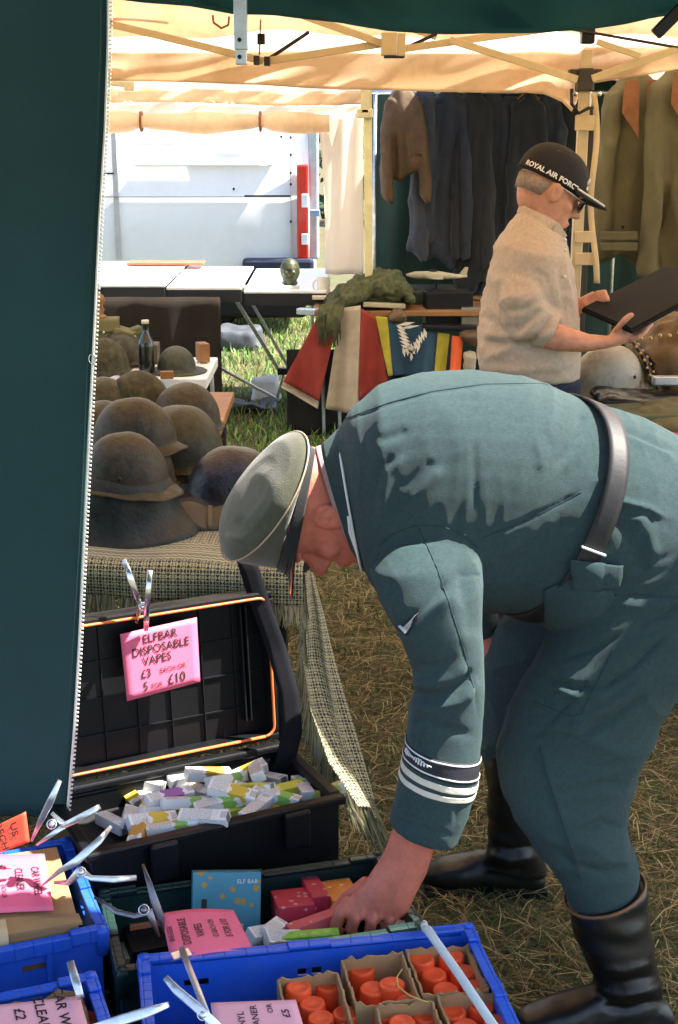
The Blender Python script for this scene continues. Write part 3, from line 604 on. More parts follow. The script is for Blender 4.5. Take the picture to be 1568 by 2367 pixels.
cloth_heap('folded_towel', lambda u, v: S(205 + 95 * u, 6.45 + .25 * v) + V(0, -.05 * (1 - v), .012 + .03 * (1 - u) * (1 - v) + .012 * math.sin(u * 9 + v * 6) - .05 * (1 - v) ** 3), mat('striped_towel', (.5, .5, .62), .9, var=.35, vscale=25), 'crumpled pale blue and white towel under the netted helmet', 'towel')
# leather cap and strap beside the slate helmet
def sidecap(u, v):
    p = W(412 + 108 * u, 1188 + 22 * v, 3.62 - .12 * v); ridge = math.sin(math.pi * v); return V(p.x, 3.66 - .17 * v + .02 * u, TZ + .012 + .045 * ridge * (1 - .3 * u) + .006 * math.sin(u * 7))
q = MB(); q.sheet(sidecap, 18, 14); sc_ = q.build('leather_pouch', mat('worn_leather', (.050, .038, .020), .6, bump=.4, bscale=60, dirt=(.10, .08, .05), dirt_amt=.4), None, True, 'worn folded brown leather pouch lying beside the slate blue helmet', 'pouch', solid=.006)
q = MB(); q.sheet(lambda u, v: sidecap(.62 + .1 * u, v) + V(0, 0, .006), 4, 12); q.build('strap', mat('pale_leather', (.09, .075, .045), .6), sc_, True, solid=.003)
q = MB()
for i in range(7): q.tube([W(412 + i * 5, 1096 + i * 5, 3.86) , W(440 + i * 3, 1102 + i * 4, 3.84), W(462 - i, 1098 + i * 5, 3.83)], .0022, 5)
q.build('metal_buckles', mat('tarnished_metal', (.12, .11, .09), .4, .8), None, True, 'loose heap of tarnished metal buckles between the rusty and slate helmets', 'buckles')

# ================================================================ black case with orange seal and the vape boxes
CZ = .345
c_bl, c_br, c_fr = G(165, 1815, CZ), G(650, 1715, CZ), G(822, 1830, CZ); e1 = (c_br - c_bl).normalized(); wid = .56; c_bl = c_br - e1 * wid; e2 = V(e1.y, -e1.x, 0); dep = (c_fr - c_br).dot(e2)
case = empty('equipment_case', (c_bl + c_fr) / 2 + V(0, 0, -CZ), 'open black plastic equipment case with orange seal, full of small white boxes', 'case')
def cp(u, v, z): return c_bl + e1 * u + e2 * v + V(0, 0, z - CZ)
def wallbox(nm, u0, v0, u1, v1, z0, z1, m, par, bv=.004): q = MB(); q.hexa([cp(u0, v0, z0), cp(u1, v0, z0), cp(u1, v1, z0), cp(u0, v1, z0)], [cp(u0, v0, z1), cp(u1, v0, z1), cp(u1, v1, z1), cp(u0, v1, z1)]); return q.build(nm, m, par, bevel=bv)
q = MB()
def hexc(q, u0, v0, u1, v1, z0, z1): q.hexa([cp(u0, v0, z0), cp(u1, v0, z0), cp(u1, v1, z0), cp(u0, v1, z0)], [cp(u0, v0, z1), cp(u1, v0, z1), cp(u1, v1, z1), cp(u0, v1, z1)])
hexc(q, .0, .0, wid, .012, .02, CZ - .02); hexc(q, .0, dep - .012, wid, dep, .02, CZ - .02); hexc(q, .0, .013, .012, dep - .013, .02, CZ - .02); hexc(q, wid - .012, .013, wid, dep - .013, .02, CZ - .02); hexc(q, .013, .013, wid - .013, dep - .013, .01, .03)
cb = q.build('base', M_blackp, case, bevel=.004)
q = MB()
for (u0, v0, u1, v1) in ((-.012, -.012, wid + .012, .016), (-.012, dep - .016, wid + .012, dep + .012), (-.012, .017, .016, dep - .017), (wid - .016, .017, wid + .012, dep - .017)): hexc(q, u0, v0, u1, v1, CZ - .019, CZ)
q.build('rim', M_blackp, cb, bevel=.005)
q = MB(); hexc(q, .014, .014, wid - .014, dep - .014, .22, .275); q.build('foam', mat('black_foam', (.012, .012, .012), .95), case)
for u in (.12, .42): wallbox('latch', u, dep + .012, u + .06, dep + .028, CZ - .09, CZ - .005, M_blackp, case, .006)
for i in range(5): wallbox('rib', wid + .0, .05 + i * .05, wid + .008, .062 + i * .05, .05, CZ - .03, M_blackp, case, .002)
wallbox('side_handle', wid + .012, dep * .3, wid + .02, dep * .7, CZ - .10, CZ - .085, mat('handle_grey', (.05, .05, .055), .4), case, .003)
# lid: leaning back on the table
LH = .36; lean = R(5.5); ln = V(e2.x * math.cos(lean), e2.y * math.cos(lean), math.sin(lean)); lu = (V(0, 0, 1) * math.cos(lean) - e2 * math.sin(lean)); L0 = cp(0, -.006, CZ + .006)
def lp(u, h, d=0): return L0 + e1 * u + lu * h + ln * d
def lbox(q, u0, h0, u1, h1, d0, d1): q.hexa([lp(u0, h0, d0), lp(u1, h0, d0), lp(u1, h0, d1), lp(u0, h0, d1)], [lp(u0, h1, d0), lp(u1, h1, d0), lp(u1, h1, d1), lp(u0, h1, d1)])
q = MB(); lbox(q, 0, 0, wid, LH, -.055, -.045)
for a in ((0, 0, wid, .016), (0, LH - .016, wid, LH), (0, .017, .016, LH - .017), (wid - .016, .017, wid, LH - .017)): lbox(q, *a, -.044, 0)
lid = q.build('lid', M_blackp, case, bevel=.004)
M_rib = mat('lid_rib', (.006, .007, .009), .5, bump=.1, spec=.3)
for i in range(6): q = MB(); lbox(q, .07 + i * .08, .018, .0725 + i * .08, LH - .018, -.044, -.038); q.build('rib', M_rib, lid)
for i in range(3): q = MB(); lbox(q, .018, .08 + i * .085, wid - .018, .0825 + i * .085, -.044, -.039); q.build('rib', M_rib, lid)
for u in (wid - .075, wid - .062): q = MB(); lbox(q, u, .05, u + .004, LH - .03, -.044, -.020); q.build('rib', M_rib, lid, bevel=.001)
pts = []; rc = .025; o_ = .013
for cx_, ch, a0 in ((wid - o_ - rc, o_ + rc, -90), (wid - o_ - rc, LH - o_ - rc, 0), (o_ + rc, LH - o_ - rc, 90), (o_ + rc, o_ + rc, 180)):
    for k in range(6): a = R(a0 + k * 18); pts.append(lp(cx_ + rc * math.cos(a), ch + rc * math.sin(a), .002))
pts.append(pts[0]); q = MB(); q.tube(pts, .0034, 8); q.build('seal', mat('orange_seal', (.75, .17, .04), .5, bump=.1), lid, True)
# boxes in the case
def box_mat(name, band, frac, extra=None):
    m = mat(name, (.80, .80, .78), .45, var=.05, vscale=40, bump=.03); n, l, b = nodes_of(m)
    tc = n.new('ShaderNodeTexCoord'); sp = n.new('ShaderNodeSeparateXYZ'); l.new(tc.outputs['Generated'], sp.inputs[0]); gx, gy, gz = sp.outputs
    def mth(op, a, c=None):
        k = n.new('ShaderNodeMath'); k.operation = op
        for i, x in enumerate((a, c)):
            if x is None: continue
            if isinstance(x, (int, float)): k.inputs[i].default_value = x
            else: l.new(x, k.inputs[i])
        return k.outputs[0]
    def mix(f, c1, c2):
        k = n.new('ShaderNodeMix'); k.data_type = 'RGBA'; l.new(f, k.inputs[0]); l.new(c1, k.inputs[6]); k.inputs[7].default_value = (*c2, 1); return k.outputs[2]
    c = b.inputs['Base Color'].links[0].from_socket
    nz = n.new('ShaderNodeTexNoise'); nz.inputs['Scale'].default_value = 3; l.new(tc.outputs['Generated'], nz.inputs[0])
    edge = mth('ADD', gx, mth('MULTIPLY', mth('SUBTRACT', nz.outputs[0], .5), .25))
    c = mix(mth('MULTIPLY', mth('GREATER_THAN', edge, frac[0]), mth('LESS_THAN', edge, frac[1])), c, band)
    # rows of print and a warning panel
    row = mth('GREATER_THAN', mth('SINE', mth('MULTIPLY', gy, 70)), .35); brk = n.new('ShaderNodeTexNoise'); brk.inputs['Scale'].default_value = 40; l.new(tc.outputs['Generated'], brk.inputs[0])
    prt = mth('MULTIPLY', mth('MULTIPLY', row, mth('GREATER_THAN', brk.outputs[0], .48)), mth('MULTIPLY', mth('GREATER_THAN', gx, .06), mth('LESS_THAN', gx, frac[0] - .06)))
    c = mix(mth('MULTIPLY', prt, .9), c, (.03, .03, .04))
    bar = mth('MULTIPLY', mth('GREATER_THAN', mth('SINE', mth('MULTIPLY', gx, 260)), .1), mth('MULTIPLY', mth('GREATER_THAN', gx, .86), mth('MULTIPLY', mth('GREATER_THAN', gy, .2), mth('LESS_THAN', gy, .8))))
    c = mix(mth('MULTIPLY', bar, .8), c, (.04, .04, .05)); l.new(c, b.inputs['Base Color']); return m
BM = {'y': box_mat('box_yellow', (.62, .45, .04), (.45, .80)), 'p': box_mat('box_purple', (.33, .12, .38), (.35, .78)), 'g': box_mat('box_green', (.28, .50, .10), (.55, .82)), 'w': box_mat('box_plain', (.72, .72, .70), (.75, .78)), 'o': box_mat('box_amber', (.55, .30, .05), (.40, .84)), 'l': box_mat('box_lime', (.62, .66, .08), (.30, .9))}
BMESH = {}
def vape_mesh(k):
    if k not in BMESH:
        me = bpy.data.meshes.new('vape_box'); bm = bmesh.new(); bmesh.ops.create_cube(bm, size=1); bmesh.ops.scale(bm, vec=(.108, .030, .024), verts=bm.verts); bmesh.ops.bevel(bm, geom=bm.edges[:], offset=.0008, segments=1, affect='EDGES'); bm.to_mesh(me); bm.free(); me.materials.append(BM[k]); BMESH[k] = me
    return BMESH[k]
NM = {'y': 'yellow', 'p': 'purple', 'g': 'green', 'w': 'plain', 'o': 'amber', 'l': 'lime'}
VB = [(328, 1810, -14, 'w', 1), (306, 1845, -48, 'y', 0), (392, 1843, 24, 'p', 2), (437, 1795, 26, 'o', 1), (482, 1790, 18, 'o', 2), (524, 1802, 35, 'g', 2), (566, 1788, 20, 'y', 1), (594, 1784, 72, 'w', 2), (262, 1903, -38, 'w', 0), (300, 1890, -62, 'w', 1), (322, 1921, -68, 'o', 2), (352, 1898, 20, 'y', 2), (380, 1878, 22, 'y', 1), (430, 1856, 15, 'g', 2), (398, 1915, 8, 'g', 2), (472, 1890, -10, 'w', 3), (506, 1858, 12, 'g', 2), (538, 1832, -8, 'y', 3), (580, 1824, -16, 'l', 2), (592, 1870, 48, 'w', 2), (545, 1878, 25, 'l', 1), (448, 1922, 12, 'o', 1), (376, 1942, 18, 'w', 0), (430, 1938, 14, 'g', 0), (510, 1912, 10, 'w', 0), (640, 1842, -12, 'g', 2), (664, 1826, 20, 'l', 1), (700, 1822, 78, 'g', 1), (742, 1836, 14, 'l', 1), (690, 1855, 16, 'l', 0), (628, 1880, 30, 'y', 0), (356, 1828, 40, 'g', 0), (460, 1830, -30, 'w', 0), (618, 1800, -30, 'w', 0), (545, 1850, 60, 'y', 1), (340, 1870, 60, 'y', 0)]
for px, py, an, k, lv in VB:
    o = bpy.data.objects.new('vape_box', vape_mesh(k)); COL.objects.link(o); z = .292 + .019 * lv; o.location = G(px, py, z); rr2 = random.Random(px * 7 + py)
    o.rotation_euler = (R(rr2.uniform(-30, 30)), R(rr2.uniform(-13, 13)), R(an * 1.35)); WL[o.name] = o.location.copy()
    setp(o, {'w': 'white box printed with small text, in the heap in the black case', 'y': 'white box with a yellow panel, in the heap in the black case', 'g': 'white box with a green panel, in the heap in the black case', 'l': 'lime yellow box in the heap in the black case', 'o': 'white box with an amber panel, in the heap in the black case', 'p': 'white box with a purple panel, in the heap in the black case'}[k], 'box', NM[k] + ' boxes heaped in the black case')
# webbing strap
sp3 = [W(548, 1275, 3.165), W(572, 1300, 3.13), (W(600, 1390, 3.12)), W(640, 1500, 3.10), W(668, 1600, 3.06), W(676, 1690, 3.03), W(660, 1760, 3.02), W(640, 1820, 3.03)]
def ribbon(pts, hw, across=V(1, 0, 0), n=40):
    P = [Vector(p) for p in pts]
    def f(u, v):
        t = v * (len(P) - 1); i = min(int(t), len(P) - 2); return P[i].lerp(P[i + 1], t - i) + Vector(across) * hw * (2 * u - 1)
    q = MB(); q.sheet(f, 3, n); return q
ribbon(sp3, .0235).build('webbing_strap', mat('black_webbing', (.006, .0065, .010), .8, bump=.4, bscale=300, weave=200, spec=.2), None, True, 'wide black webbing strap hanging from the table past the open case', 'strap', solid=.003)
# ================================================================ plastic crates
def plastic(name, col, d): return mat(name, col, .38, var=.10, vscale=10, bump=.08, bscale=140, dirt=d, dirt_amt=.25, dirt_scale=14)
M_blue = plastic('blue_crate_plastic', (.016, .10, .60), (.10, .18, .5)); M_dgreen = plastic('green_crate_plastic', (.008, .030, .026), (.03, .05, .045))
def crate(label, bl, br, fr, z1, m, z0=.003, fold=.02, slots=True, t=.005):
    """bl, br, fr: rim corners (x, y); front-left follows"""
    bl, br, fr = (V(p[0], p[1], 0) for p in (bl, br, fr)); a1 = br - bl; a2 = fr - br; Wd, Dp = a1.length, a2.length; u_, v_ = a1.normalized(), a2.normalized()
    cpt = lambda u, v, z: bl + u_ * u + v_ * v + V(0, 0, z)
    r = empty('plastic_crate', cpt(Wd / 2, Dp / 2, z0), label, 'crate'); ins = fold
    def wall(p0, p1, nin, L, nm):
        d = (p1 - p0).normalized(); q = MB(); us = [ins * .6, L - ins * .6]; holes = []
        if slots:
            k = max(1, int(L / .19)); step = L / k
            for i in range(k):
                c = step * (i + .5); holes.append((c - .022, c + .022, z1 - .060, z1 - .046))
        for h in holes: us += [h[0], h[1]]
        zs = sorted({z0, z1 - .060, z1 - .046, z1 - .012}); us = sorted(us)
        for i in range(len(us) - 1):
            for j in range(len(zs) - 1):
                cu, cz = (us[i] + us[i + 1]) / 2, (zs[j] + zs[j + 1]) / 2
                if any(h[0] < cu < h[1] and h[2] < cz < h[3] for h in holes): continue
                pt = lambda u, z: p0 + d * u + nin * (ins * (.55 + .45 * (z1 - z) / (z1 - z0))) + V(0, 0, z)
                q.add([pt(us[i], zs[j]), pt(us[i + 1], zs[j]), pt(us[i + 1], zs[j + 1]), pt(us[i], zs[j + 1])], [(0, 1, 2, 3)])
        w = q.build('wall', m, r, solid=t)
        for i in range(max(2, int(L / .12))):
            s = L * (i + 1) / (max(2, int(L / .12)) + 1); b = MB(); o = p0 + d * s - nin * 0 + nin * (ins * .5 - .004); b.bar(o + V(0, 0, z0 + .02) + nin * ins * .4, o + V(0, 0, z1 - .026), .006, .010, side=tuple(d)); b.build('rib', m, w, bevel=.001)
        # rim: flange + lip, with a lower notch and raised ends
        f = MB(); n_ = 16
        for i in range(n_):
            s0, s1 = L * i / n_, L * (i + 1) / n_; raise_ = .006 if (i < 2 or i >= n_ - 2) else (.004 if i in (7, 8) else 0)
            a, b = p0 + d * s0, p0 + d * s1; zt = z1 + raise_
            f.hexa([a + V(0, 0, zt - .026), b + V(0, 0, zt - .026), b + nin * .006 + V(0, 0, zt - .026), a + nin * .006 + V(0, 0, zt - .026)], [a + V(0, 0, zt), b + V(0, 0, zt), b + nin * .006 + V(0, 0, zt), a + nin * .006 + V(0, 0, zt)])
            f.hexa([a + nin * .006 + V(0, 0, zt - .006), b + nin * .006 + V(0, 0, zt - .006), b + nin * (ins + .001) + V(0, 0, zt - .006), a + nin * (ins + .001) + V(0, 0, zt - .006)], [a + nin * .006 + V(0, 0, zt - .0005), b + nin * .006 + V(0, 0, zt - .0005), b + nin * (ins + .001) + V(0, 0, zt - .0005), a + nin * (ins + .001) + V(0, 0, zt - .0005)])
        f.build('rim', m, r, bevel=.0015)
    c = [cpt(0, 0, 0), cpt(Wd, 0, 0), cpt(Wd, Dp, 0), cpt(0, Dp, 0)]
    wall(c[0], c[1], v_, Wd, 'b'); wall(c[1] + v_ * .0065, c[2] - v_ * .0065, -u_, Dp - .013, 'r'); wall(c[3], c[2], -v_, Wd, 'f'); wall(c[0] + v_ * .0065, c[3] - v_ * .0065, u_, Dp - .013, 'l')
    q = MB(); q.hexa([cpt(ins, ins, z0), cpt(Wd - ins, ins, z0), cpt(Wd - ins, Dp - ins, z0), cpt(ins, Dp - ins, z0)], [cpt(ins, ins, z0 + .006), cpt(Wd - ins, ins, z0 + .006), cpt(Wd - ins, Dp - ins, z0 + .006), cpt(ins, Dp - ins, z0 + .006)]); q.build('floor', m, r)
    for p in c:
        q = MB(); q.lathe([(.012, z1 - .05), (.014, z1 - .004), (.010, z1 + .007), (0, z1 + .008)], 12, Matrix.Translation(p + (cpt(Wd / 2, Dp / 2, 0) - p).normalized() * .014)); q.build('corner_post', m, r, True)
    return cpt, Wd, Dp
def rect3(a, b, depth):                     # right-angled third corner
    d = (b - a).normalized(); n = V(d.y, -d.x, 0); return b + n * depth
C_bl, C_br = G(318, 2213, .33), G(1092, 2138, .33); C_fr = rect3(C_bl, C_br, .40)
ccp, cW, cD = crate('bright blue plastic crate full of cartons of red-capped cans', C_bl, C_br, C_fr, .33, M_blue)
A_br, A_fr = G(163, 1940, .30), G(252, 2150, .30); A_d = (A_fr - A_br); A_bl = A_br + V(A_d.y, -A_d.x, 0).normalized() * .56
crate('blue plastic crate holding the taped brown carton of wheel cleaner', A_bl, A_br, A_fr, .30, M_blue)
B_br = G(222, 2250, .36); B_fr = B_br + (G(262, 2367, .36) - B_br).normalized() * .38; bd = (B_fr - B_br).normalized(); B_bl = B_br + V(bd.y, -bd.x, 0) * .52
crate('blue plastic crate with a torn carton of orange-capped cans, under the leaning pink card', B_bl, B_br, B_fr, .36, M_blue)
g_br = G(884, 1973, .26); g_bl = G(228, 2062, .26); g_fr = rect3(g_bl, g_br, .30)
gcp, gW, gD = crate('dark green plastic crate of vape boxes the bending man reaches into', g_bl, g_br, g_fr, .26, M_dgreen)

# ================================================================ cartons and cans
M_card = mat('brown_cardboard', hx('b08a5c', .85), .85, var=.12, vscale=8, bump=.15, bscale=60); M_cardin = M_card
def carton(label, c3, z0, z1, t=.004, rag=.004, group=None):
    p0, p1, p2 = c3; p3 = p0 + (p2 - p1); C4 = [V(p.x, p.y, 0) for p in (p0, p1, p2, p3)]; ctr = (C4[0] + C4[2]) / 2; r = empty('open_carton', ctr + V(0, 0, z0), label, 'carton', group); rq = random.Random(int(p0.x * 1000))
    for i in range(4):
        a, b = C4[i], C4[(i + 1) % 4]; d = (b - a).normalized(); inn = (ctr - (a + b) / 2).normalized(); a = a + d * (.0 if i % 2 == 0 else t + .001); b = b - d * (.0 if i % 2 == 0 else t + .001); q = MB(); n = 12
        zt = [z1 + rq.uniform(-rag, rag) + (rag * 1.5 if rq.random() < .12 else 0) for _ in range(n + 1)]
        for j in range(n):
            s0, s1 = a.lerp(b, j / n), a.lerp(b, (j + 1) / n)
            q.hexa([s0 + V(0, 0, z0), s1 + V(0, 0, z0), s1 + inn * t + V(0, 0, z0), s0 + inn * t + V(0, 0, z0)], [s0 + V(0, 0, zt[j]), s1 + V(0, 0, zt[j + 1]), s1 + inn * t + V(0, 0, zt[j + 1]), s0 + inn * t + V(0, 0, zt[j])])
        q.build('carton_wall', M_card, r)
    q = MB(); q.hexa([p + V(0, 0, z0) for p in C4], [p + V(0, 0, z0 + .003) for p in C4]); q.build('carton_base', M_card, r)
M_cap = mat('orange_red_cap', (.90, .10, .025), .40, var=.05, bump=.03, spec=.4); M_canb = mat('can_body', (.55, .55, .54), .3, .6, bump=.02)
can_src = []
def can(px, py, ztop, label, group, r=.0245, h=.26):
    top = G(px, py, ztop)
    if not can_src:
        root = empty('spray_can', (0, 0, 0), label, 'can', group); WL[root.name] = V(0, 0, 0)
        q = MB(); q.lathe([(0, -.20), (.0240, -.20), (.0248, -.19), (.0248, -.090), (.023, -.084), (0, -.083)], 22); q.build('body', M_canb, root, True)
        q = MB(); q.lathe([(.0240, -.088), (.0243, -.080), (.0230, -.005), (.0222, -.0016), (.0208, 0), (.0170, .0004), (.0162, -.0006), (0, -.0004)], 28); q.build('cap', M_cap, root, True); can_src.append(root); root.location = top; root.rotation_euler = (0, 0, px); return
    o = clone(can_src[0], top, px * .37, label, group); rq = random.Random(px); o.rotation_euler = (R(rq.uniform(-2.5, 2.5)), R(rq.uniform(-2.5, 2.5)), px)
cz = .318
def q3(a, b, c): return [G(*a, cz), G(*b, cz), G(*c, cz)]
def para(a, b, c):   # keep carton edges parallel to the crate
    ux = (C_br - C_bl).normalized(); vx = (C_fr - C_br).normalized(); p = G(*a, cz); w = (G(*b, cz) - p).dot(ux); d = (G(*c, cz) - G(*b, cz)).dot(vx); p = V(p.x, p.y, 0); return [p, p + ux * w, p + ux * w + vx * d]
cells = [('c', (937, 2198), (1078, 2176), (1140, 2278), 'open carton of six red-capped cans beside the pale rod'), ('b', (788, 2218), (930, 2200), (996, 2306), 'open carton of four red-capped cans with a loose yellow thread'), ('a', (640, 2262), (781, 2246), (850, 2362), 'open carton of red-capped cans behind the pale pink card'), ('d', (866, 2330), (1000, 2310), (1070, 2420), 'open carton of red-capped cans in front of the threaded carton'), ('e', (1010, 2304), (1146, 2284), (1210, 2392), 'open carton of red-capped cans under the end of the pale rod')]
for n_, a, b, c, lb in cells: carton(lb, para(a, b, c), .06, cz)
CL = 'red-capped spray can in the cartons of the bright blue crate'; CG = 'red-capped cans in the bright blue crate'
for px, py in ((975, 2214), (1044, 2206), (1003, 2250), (1072, 2243), (1030, 2286), (1100, 2280), (836, 2238), (906, 2272), (862, 2284), (946, 2312), (690, 2280), (760, 2275), (722, 2318), (800, 2340), (742, 2352), (930, 2362), (985, 2346), (1046, 2338), (1114, 2322), (1076, 2372), (1150, 2360), (890, 2340)):
    near = min(cells, key=lambda c_: (sum(p_[0] for p_ in c_[1:4]) / 3 - px - 0) ** 2 + ((c_[1][1] + c_[3][1]) / 2 - py) ** 2)[4].replace('open carton of six ', '').replace('open carton of four ', '').replace('open carton of ', '').replace('red-capped cans ', '')
    can(px, py, .298 + (.012 if px % 3 == 0 else 0), 'red-capped spray can in the open carton ' + near, 'red-capped cans ' + near)
q = MB(); th = [G(x, y, .325 + dz) for x, y, dz in ((930, 2240, 0), (918, 2258, .004), (920, 2280, .002), (945, 2300, 0), (975, 2312, .004), (990, 2316, 0))]; q.tube(th, .0013, 5); q.build('loose_thread', mat('yellow_thread', (.6, .42, .1), .8), None, True, 'loose yellow thread lying across the red-capped cans', 'thread')
# carton with tape in crate A
tz = .315
tr, fr2 = G(132, 1956, tz), G(182, 2128, tz); dd = (fr2 - tr).normalized(); lf = V(dd.y, -dd.x, 0); tc_ = empty('taped_carton', tr + lf * .2 + V(0, 0, -tz + .02), 'closed brown carton sealed with clear tape under the wheel cleaner card', 'carton')
def tcp(u, v, z): p = tr + lf * u + dd * v; return V(p.x, p.y, z)
Lc = (fr2 - tr).length; q = MB(); q.hexa([tcp(0, 0, .02), tcp(.40, 0, .02), tcp(.40, Lc, .02), tcp(0, Lc, .02)], [tcp(0, 0, tz), tcp(.40, 0, tz), tcp(.40, Lc, tz), tcp(0, Lc, tz)]); q.build('carton_body', M_card, tc_, bevel=.003)
q = MB(); q.hexa([tcp(-.003, Lc * .93, tz - .004), tcp(.40, Lc * .93, tz - .004), tcp(.40, Lc + .006, tz - .006), tcp(-.006, Lc + .006, tz - .006)], [tcp(-.003, Lc * .93, tz + .003), tcp(.40, Lc * .93, tz + .003), tcp(.40, Lc + .006, tz), tcp(-.006, Lc + .006, tz)]); q.build('flap', M_card, tc_)
M_tape = mat('clear_tape', hx('c9b186'), .25, var=.1, bump=.1, bscale=30)
q = MB(); q.sheet(lambda u, v: tcp(.13 + .05 * v, Lc * .86 + (Lc * .16) * u, tz + .0045) if u < .75 else tcp(.13 + .05 * v, Lc + .0075, tz - (u - .75) * .2), 8, 3); q.build('tape', M_tape, tc_, True)
q = MB(); q.sheet(lambda u, v: tcp(.17 + .05 * v, -.001 + .10 * u, tz + .0035), 3, 3); q.build('tape', M_tape, tc_, True)
# torn carton + cans in crate B
B_lf = V(bd.y, -bd.x, 0); b0 = B_br + bd * .022 + B_lf * .03
carton('torn brown carton of orange-capped cans in the crate under the leaning pink card', [V(*(b0 + B_lf * .44)), V(*b0), V(*(b0 + bd * .30))], .06, .345, rag=.008)
for px, py in ((12, 2322), (80, 2330), (180, 2300), (196, 2352), (130, 2318)): can(px, py, .322, 'orange-capped can in the torn carton of the crate under the leaning card', 'orange-capped cans in the torn carton')

# ================================================================ boxes in the green crate
def decal_mat(name, base, blobs, scale=18):
    m = mat(name, base, .4, var=.12, vscale=6, bump=.03); n, l, b = nodes_of(m); tc = n.new('ShaderNodeTexCoord'); vo = n.new('ShaderNodeTexVoronoi'); vo.inputs['Scale'].default_value = scale; l.new(tc.outputs['Object'], vo.inputs[0])
    lt = n.new('ShaderNodeMath'); lt.operation = 'LESS_THAN'; lt.inputs[1].default_value = .23; l.new(vo.outputs[0], lt.inputs[0]); old = b.inputs['Base Color'].links[0].from_socket
    cm = n.new('ShaderNodeMix'); cm.data_type = 'RGBA'; l.new(lt.outputs[0], cm.inputs[0]); l.new(old, cm.inputs[6]); cm.inputs[7].default_value = (*blobs, 1); l.new(cm.outputs[2], b.inputs['Base Color']); return m
M_ptxt = mat('white_print', (.85, .84, .82), .5, bump=0); M_ink = mat('black_print', (.015, .012, .012), .6, bump=0)
def frame_of(p00, p10, p01): x = (p10 - p00).normalized(); n = x.cross(p01 - p00).normalized(); return x, n.cross(x), n
def put_text(txt, size, o, xd, yd, nd, parent, m, bold=.0, nm='lettering', align='LEFT'):
    v, f = text_mesh(txt, size, align, bold)
    if not f: return
    q = MB(); q.add([o + xd * a[0] + yd * a[1] + nd * .0012 for a in v], f); return q.build(nm, m, parent)
def goods_box(label, px, py, z, size, eul, m, band=None, words=(), name='retail_box'):
    E3 = __import__('mathutils').Euler([R(x) for x in eul]).to_matrix(); c = G(px, py, z); q = MB(); q.box(c, size, E3); o = q.build(name, m, None, False, label, 'box', bevel=.0015)
    X, Yv, Z = E3 @ V(1, 0, 0), E3 @ V(0, 1, 0), E3 @ V(0, 0, 1); sx, sy_, sz = size
    if band:                                   # printed warning panel low on the front face (-y) 
        f, h, bm_ = band; b = MB(); c0 = c - Yv * (sy_ / 2 + .0012) - Z * (sz / 2 - h * sz / 2 - .004) + X * 0; b.box(c0, (sx * f, .001, sz * h), E3); pp = b.build('warning_panel', bm_, o)
        for i, t in enumerate(words): put_text(t, sz * h * .42, c0 - X * (sx * f * .45) + Z * (sz * h * (.08 - .5 * i)) - Yv * .0008, X, Z, -Yv, o, M_ink)
    return o, c, X, Yv, Z
M_panel = mat('grey_panel', (.62, .62, .60), .5, bump=0); M_red_b = decal_mat('red_pack', (.55, .045, .075), (.75, .35, .35), 45); M_ora = decal_mat('orange_pack', (.75, .26, .03), (.75, .6, .5), 50); M_teal = decal_mat('teal_pack', (.06, .26, .33), (.45, .26, .04), 34); M_pink = decal_mat('pink_pack', (.70, .12, .13), (.8, .5, .45), 50)
o, c, X, Yv, Z = goods_box('large teal printed box with a grey warning panel in the green crate', 522, 2092, .225, (.138, .05, .135), (-24, 4, 8), M_teal, (.5, .22, M_panel), ('nicotine',))
put_text('ELF BAR', .012, c + X * .02 - Yv * .0262 + Z * .045, X, Z, -Yv, o, M_ptxt); b = MB(); b.box(c - X * .045 - Yv * .026 - Z * .01, (.010, .003, .05), Matrix((X, Yv, Z)).transposed()); b.build('printed_pen', M_ink, o)
goods_box('deep red printed box standing beside the large teal box', 678, 2112, .205, (.075, .10, .07), (-10, 0, 12), M_red_b)
goods_box('narrow red printed box behind the deep red one', 730, 2080, .215, (.036, .11, .06), (-8, 0, 14), M_red_b)
goods_box('orange printed box behind the bending man\'s knuckles', 790, 2082, .215, (.062, .11, .05), (-8, 0, 14), M_ora)
goods_box('long pink-red box held down by the bending man\'s fingers', 728, 2136, .235, (.11, .032, .026), (-6, -8, 22), M_pink)
goods_box('lime green box lying along the crate edge under the fingers', 716, 2168, .235, (.115, .026, .022), (0, 0, 8), mat('lime_pack', (.22, .55, .06), .4, var=.3, vscale=60, bump=0))
for px, py, an in ((612, 2160, 40), (632, 2150, 70), (655, 2172, 25)):
    o = bpy.data.objects.new('vape_box', vape_mesh('w')); COL.objects.link(o); o.location = G(px, py, .235); o.rotation_euler = (R(20), R(14), R(an)); o.scale = (.7, 1, 1); setp(o, 'small white box between the teal box and the lime green one', 'box', 'white boxes by the teal box')
goods_box('black box with white stripes beyond the bending man\'s hand', 915, 2136, .215, (.09, .06, .02), (0, 12, 20), mat('striped_pack', (.03, .03, .03), .4, bump=0))
for i in range(5): obox(G(908 + i * 9, 2124 + i * 6, .232), (.05, .004, .003), (0, 12, -8)).build('paper_strip', M_ptxt, label='thin white paper strip on the black box beyond the hand', cat='paper', group='paper strips on the black box')
goods_box('dark box with a teal label lying deep in the green crate', 312, 2112, .14, (.09, .12, .03), (0, 0, 25), M_blackp, (.9, .8, M_teal)); goods_box('dark box with a copper panel lying in the green crate beside the dark clamp', 350, 2138, .16, (.10, .09, .04), (-15, 0, 18), mat('copper_pack', (.42, .17, .08), .35, var=.2))
goods_box('black box lying at the bottom of the green crate near the blue crate', 352, 2190, .15, (.10, .10, .06), (0, 0, 20), M_blackp); goods_box('grey and black box at the near corner of the green crate', 322, 2215, .12, (.07, .08, .06), (0, 0, 20), mat('grey_pack', (.3, .33, .3), .4)); goods_box('flat black carton filling the middle of the green crate', 560, 2130, .09, (.34, .2, .1), (0, 0, 10), M_blackp)
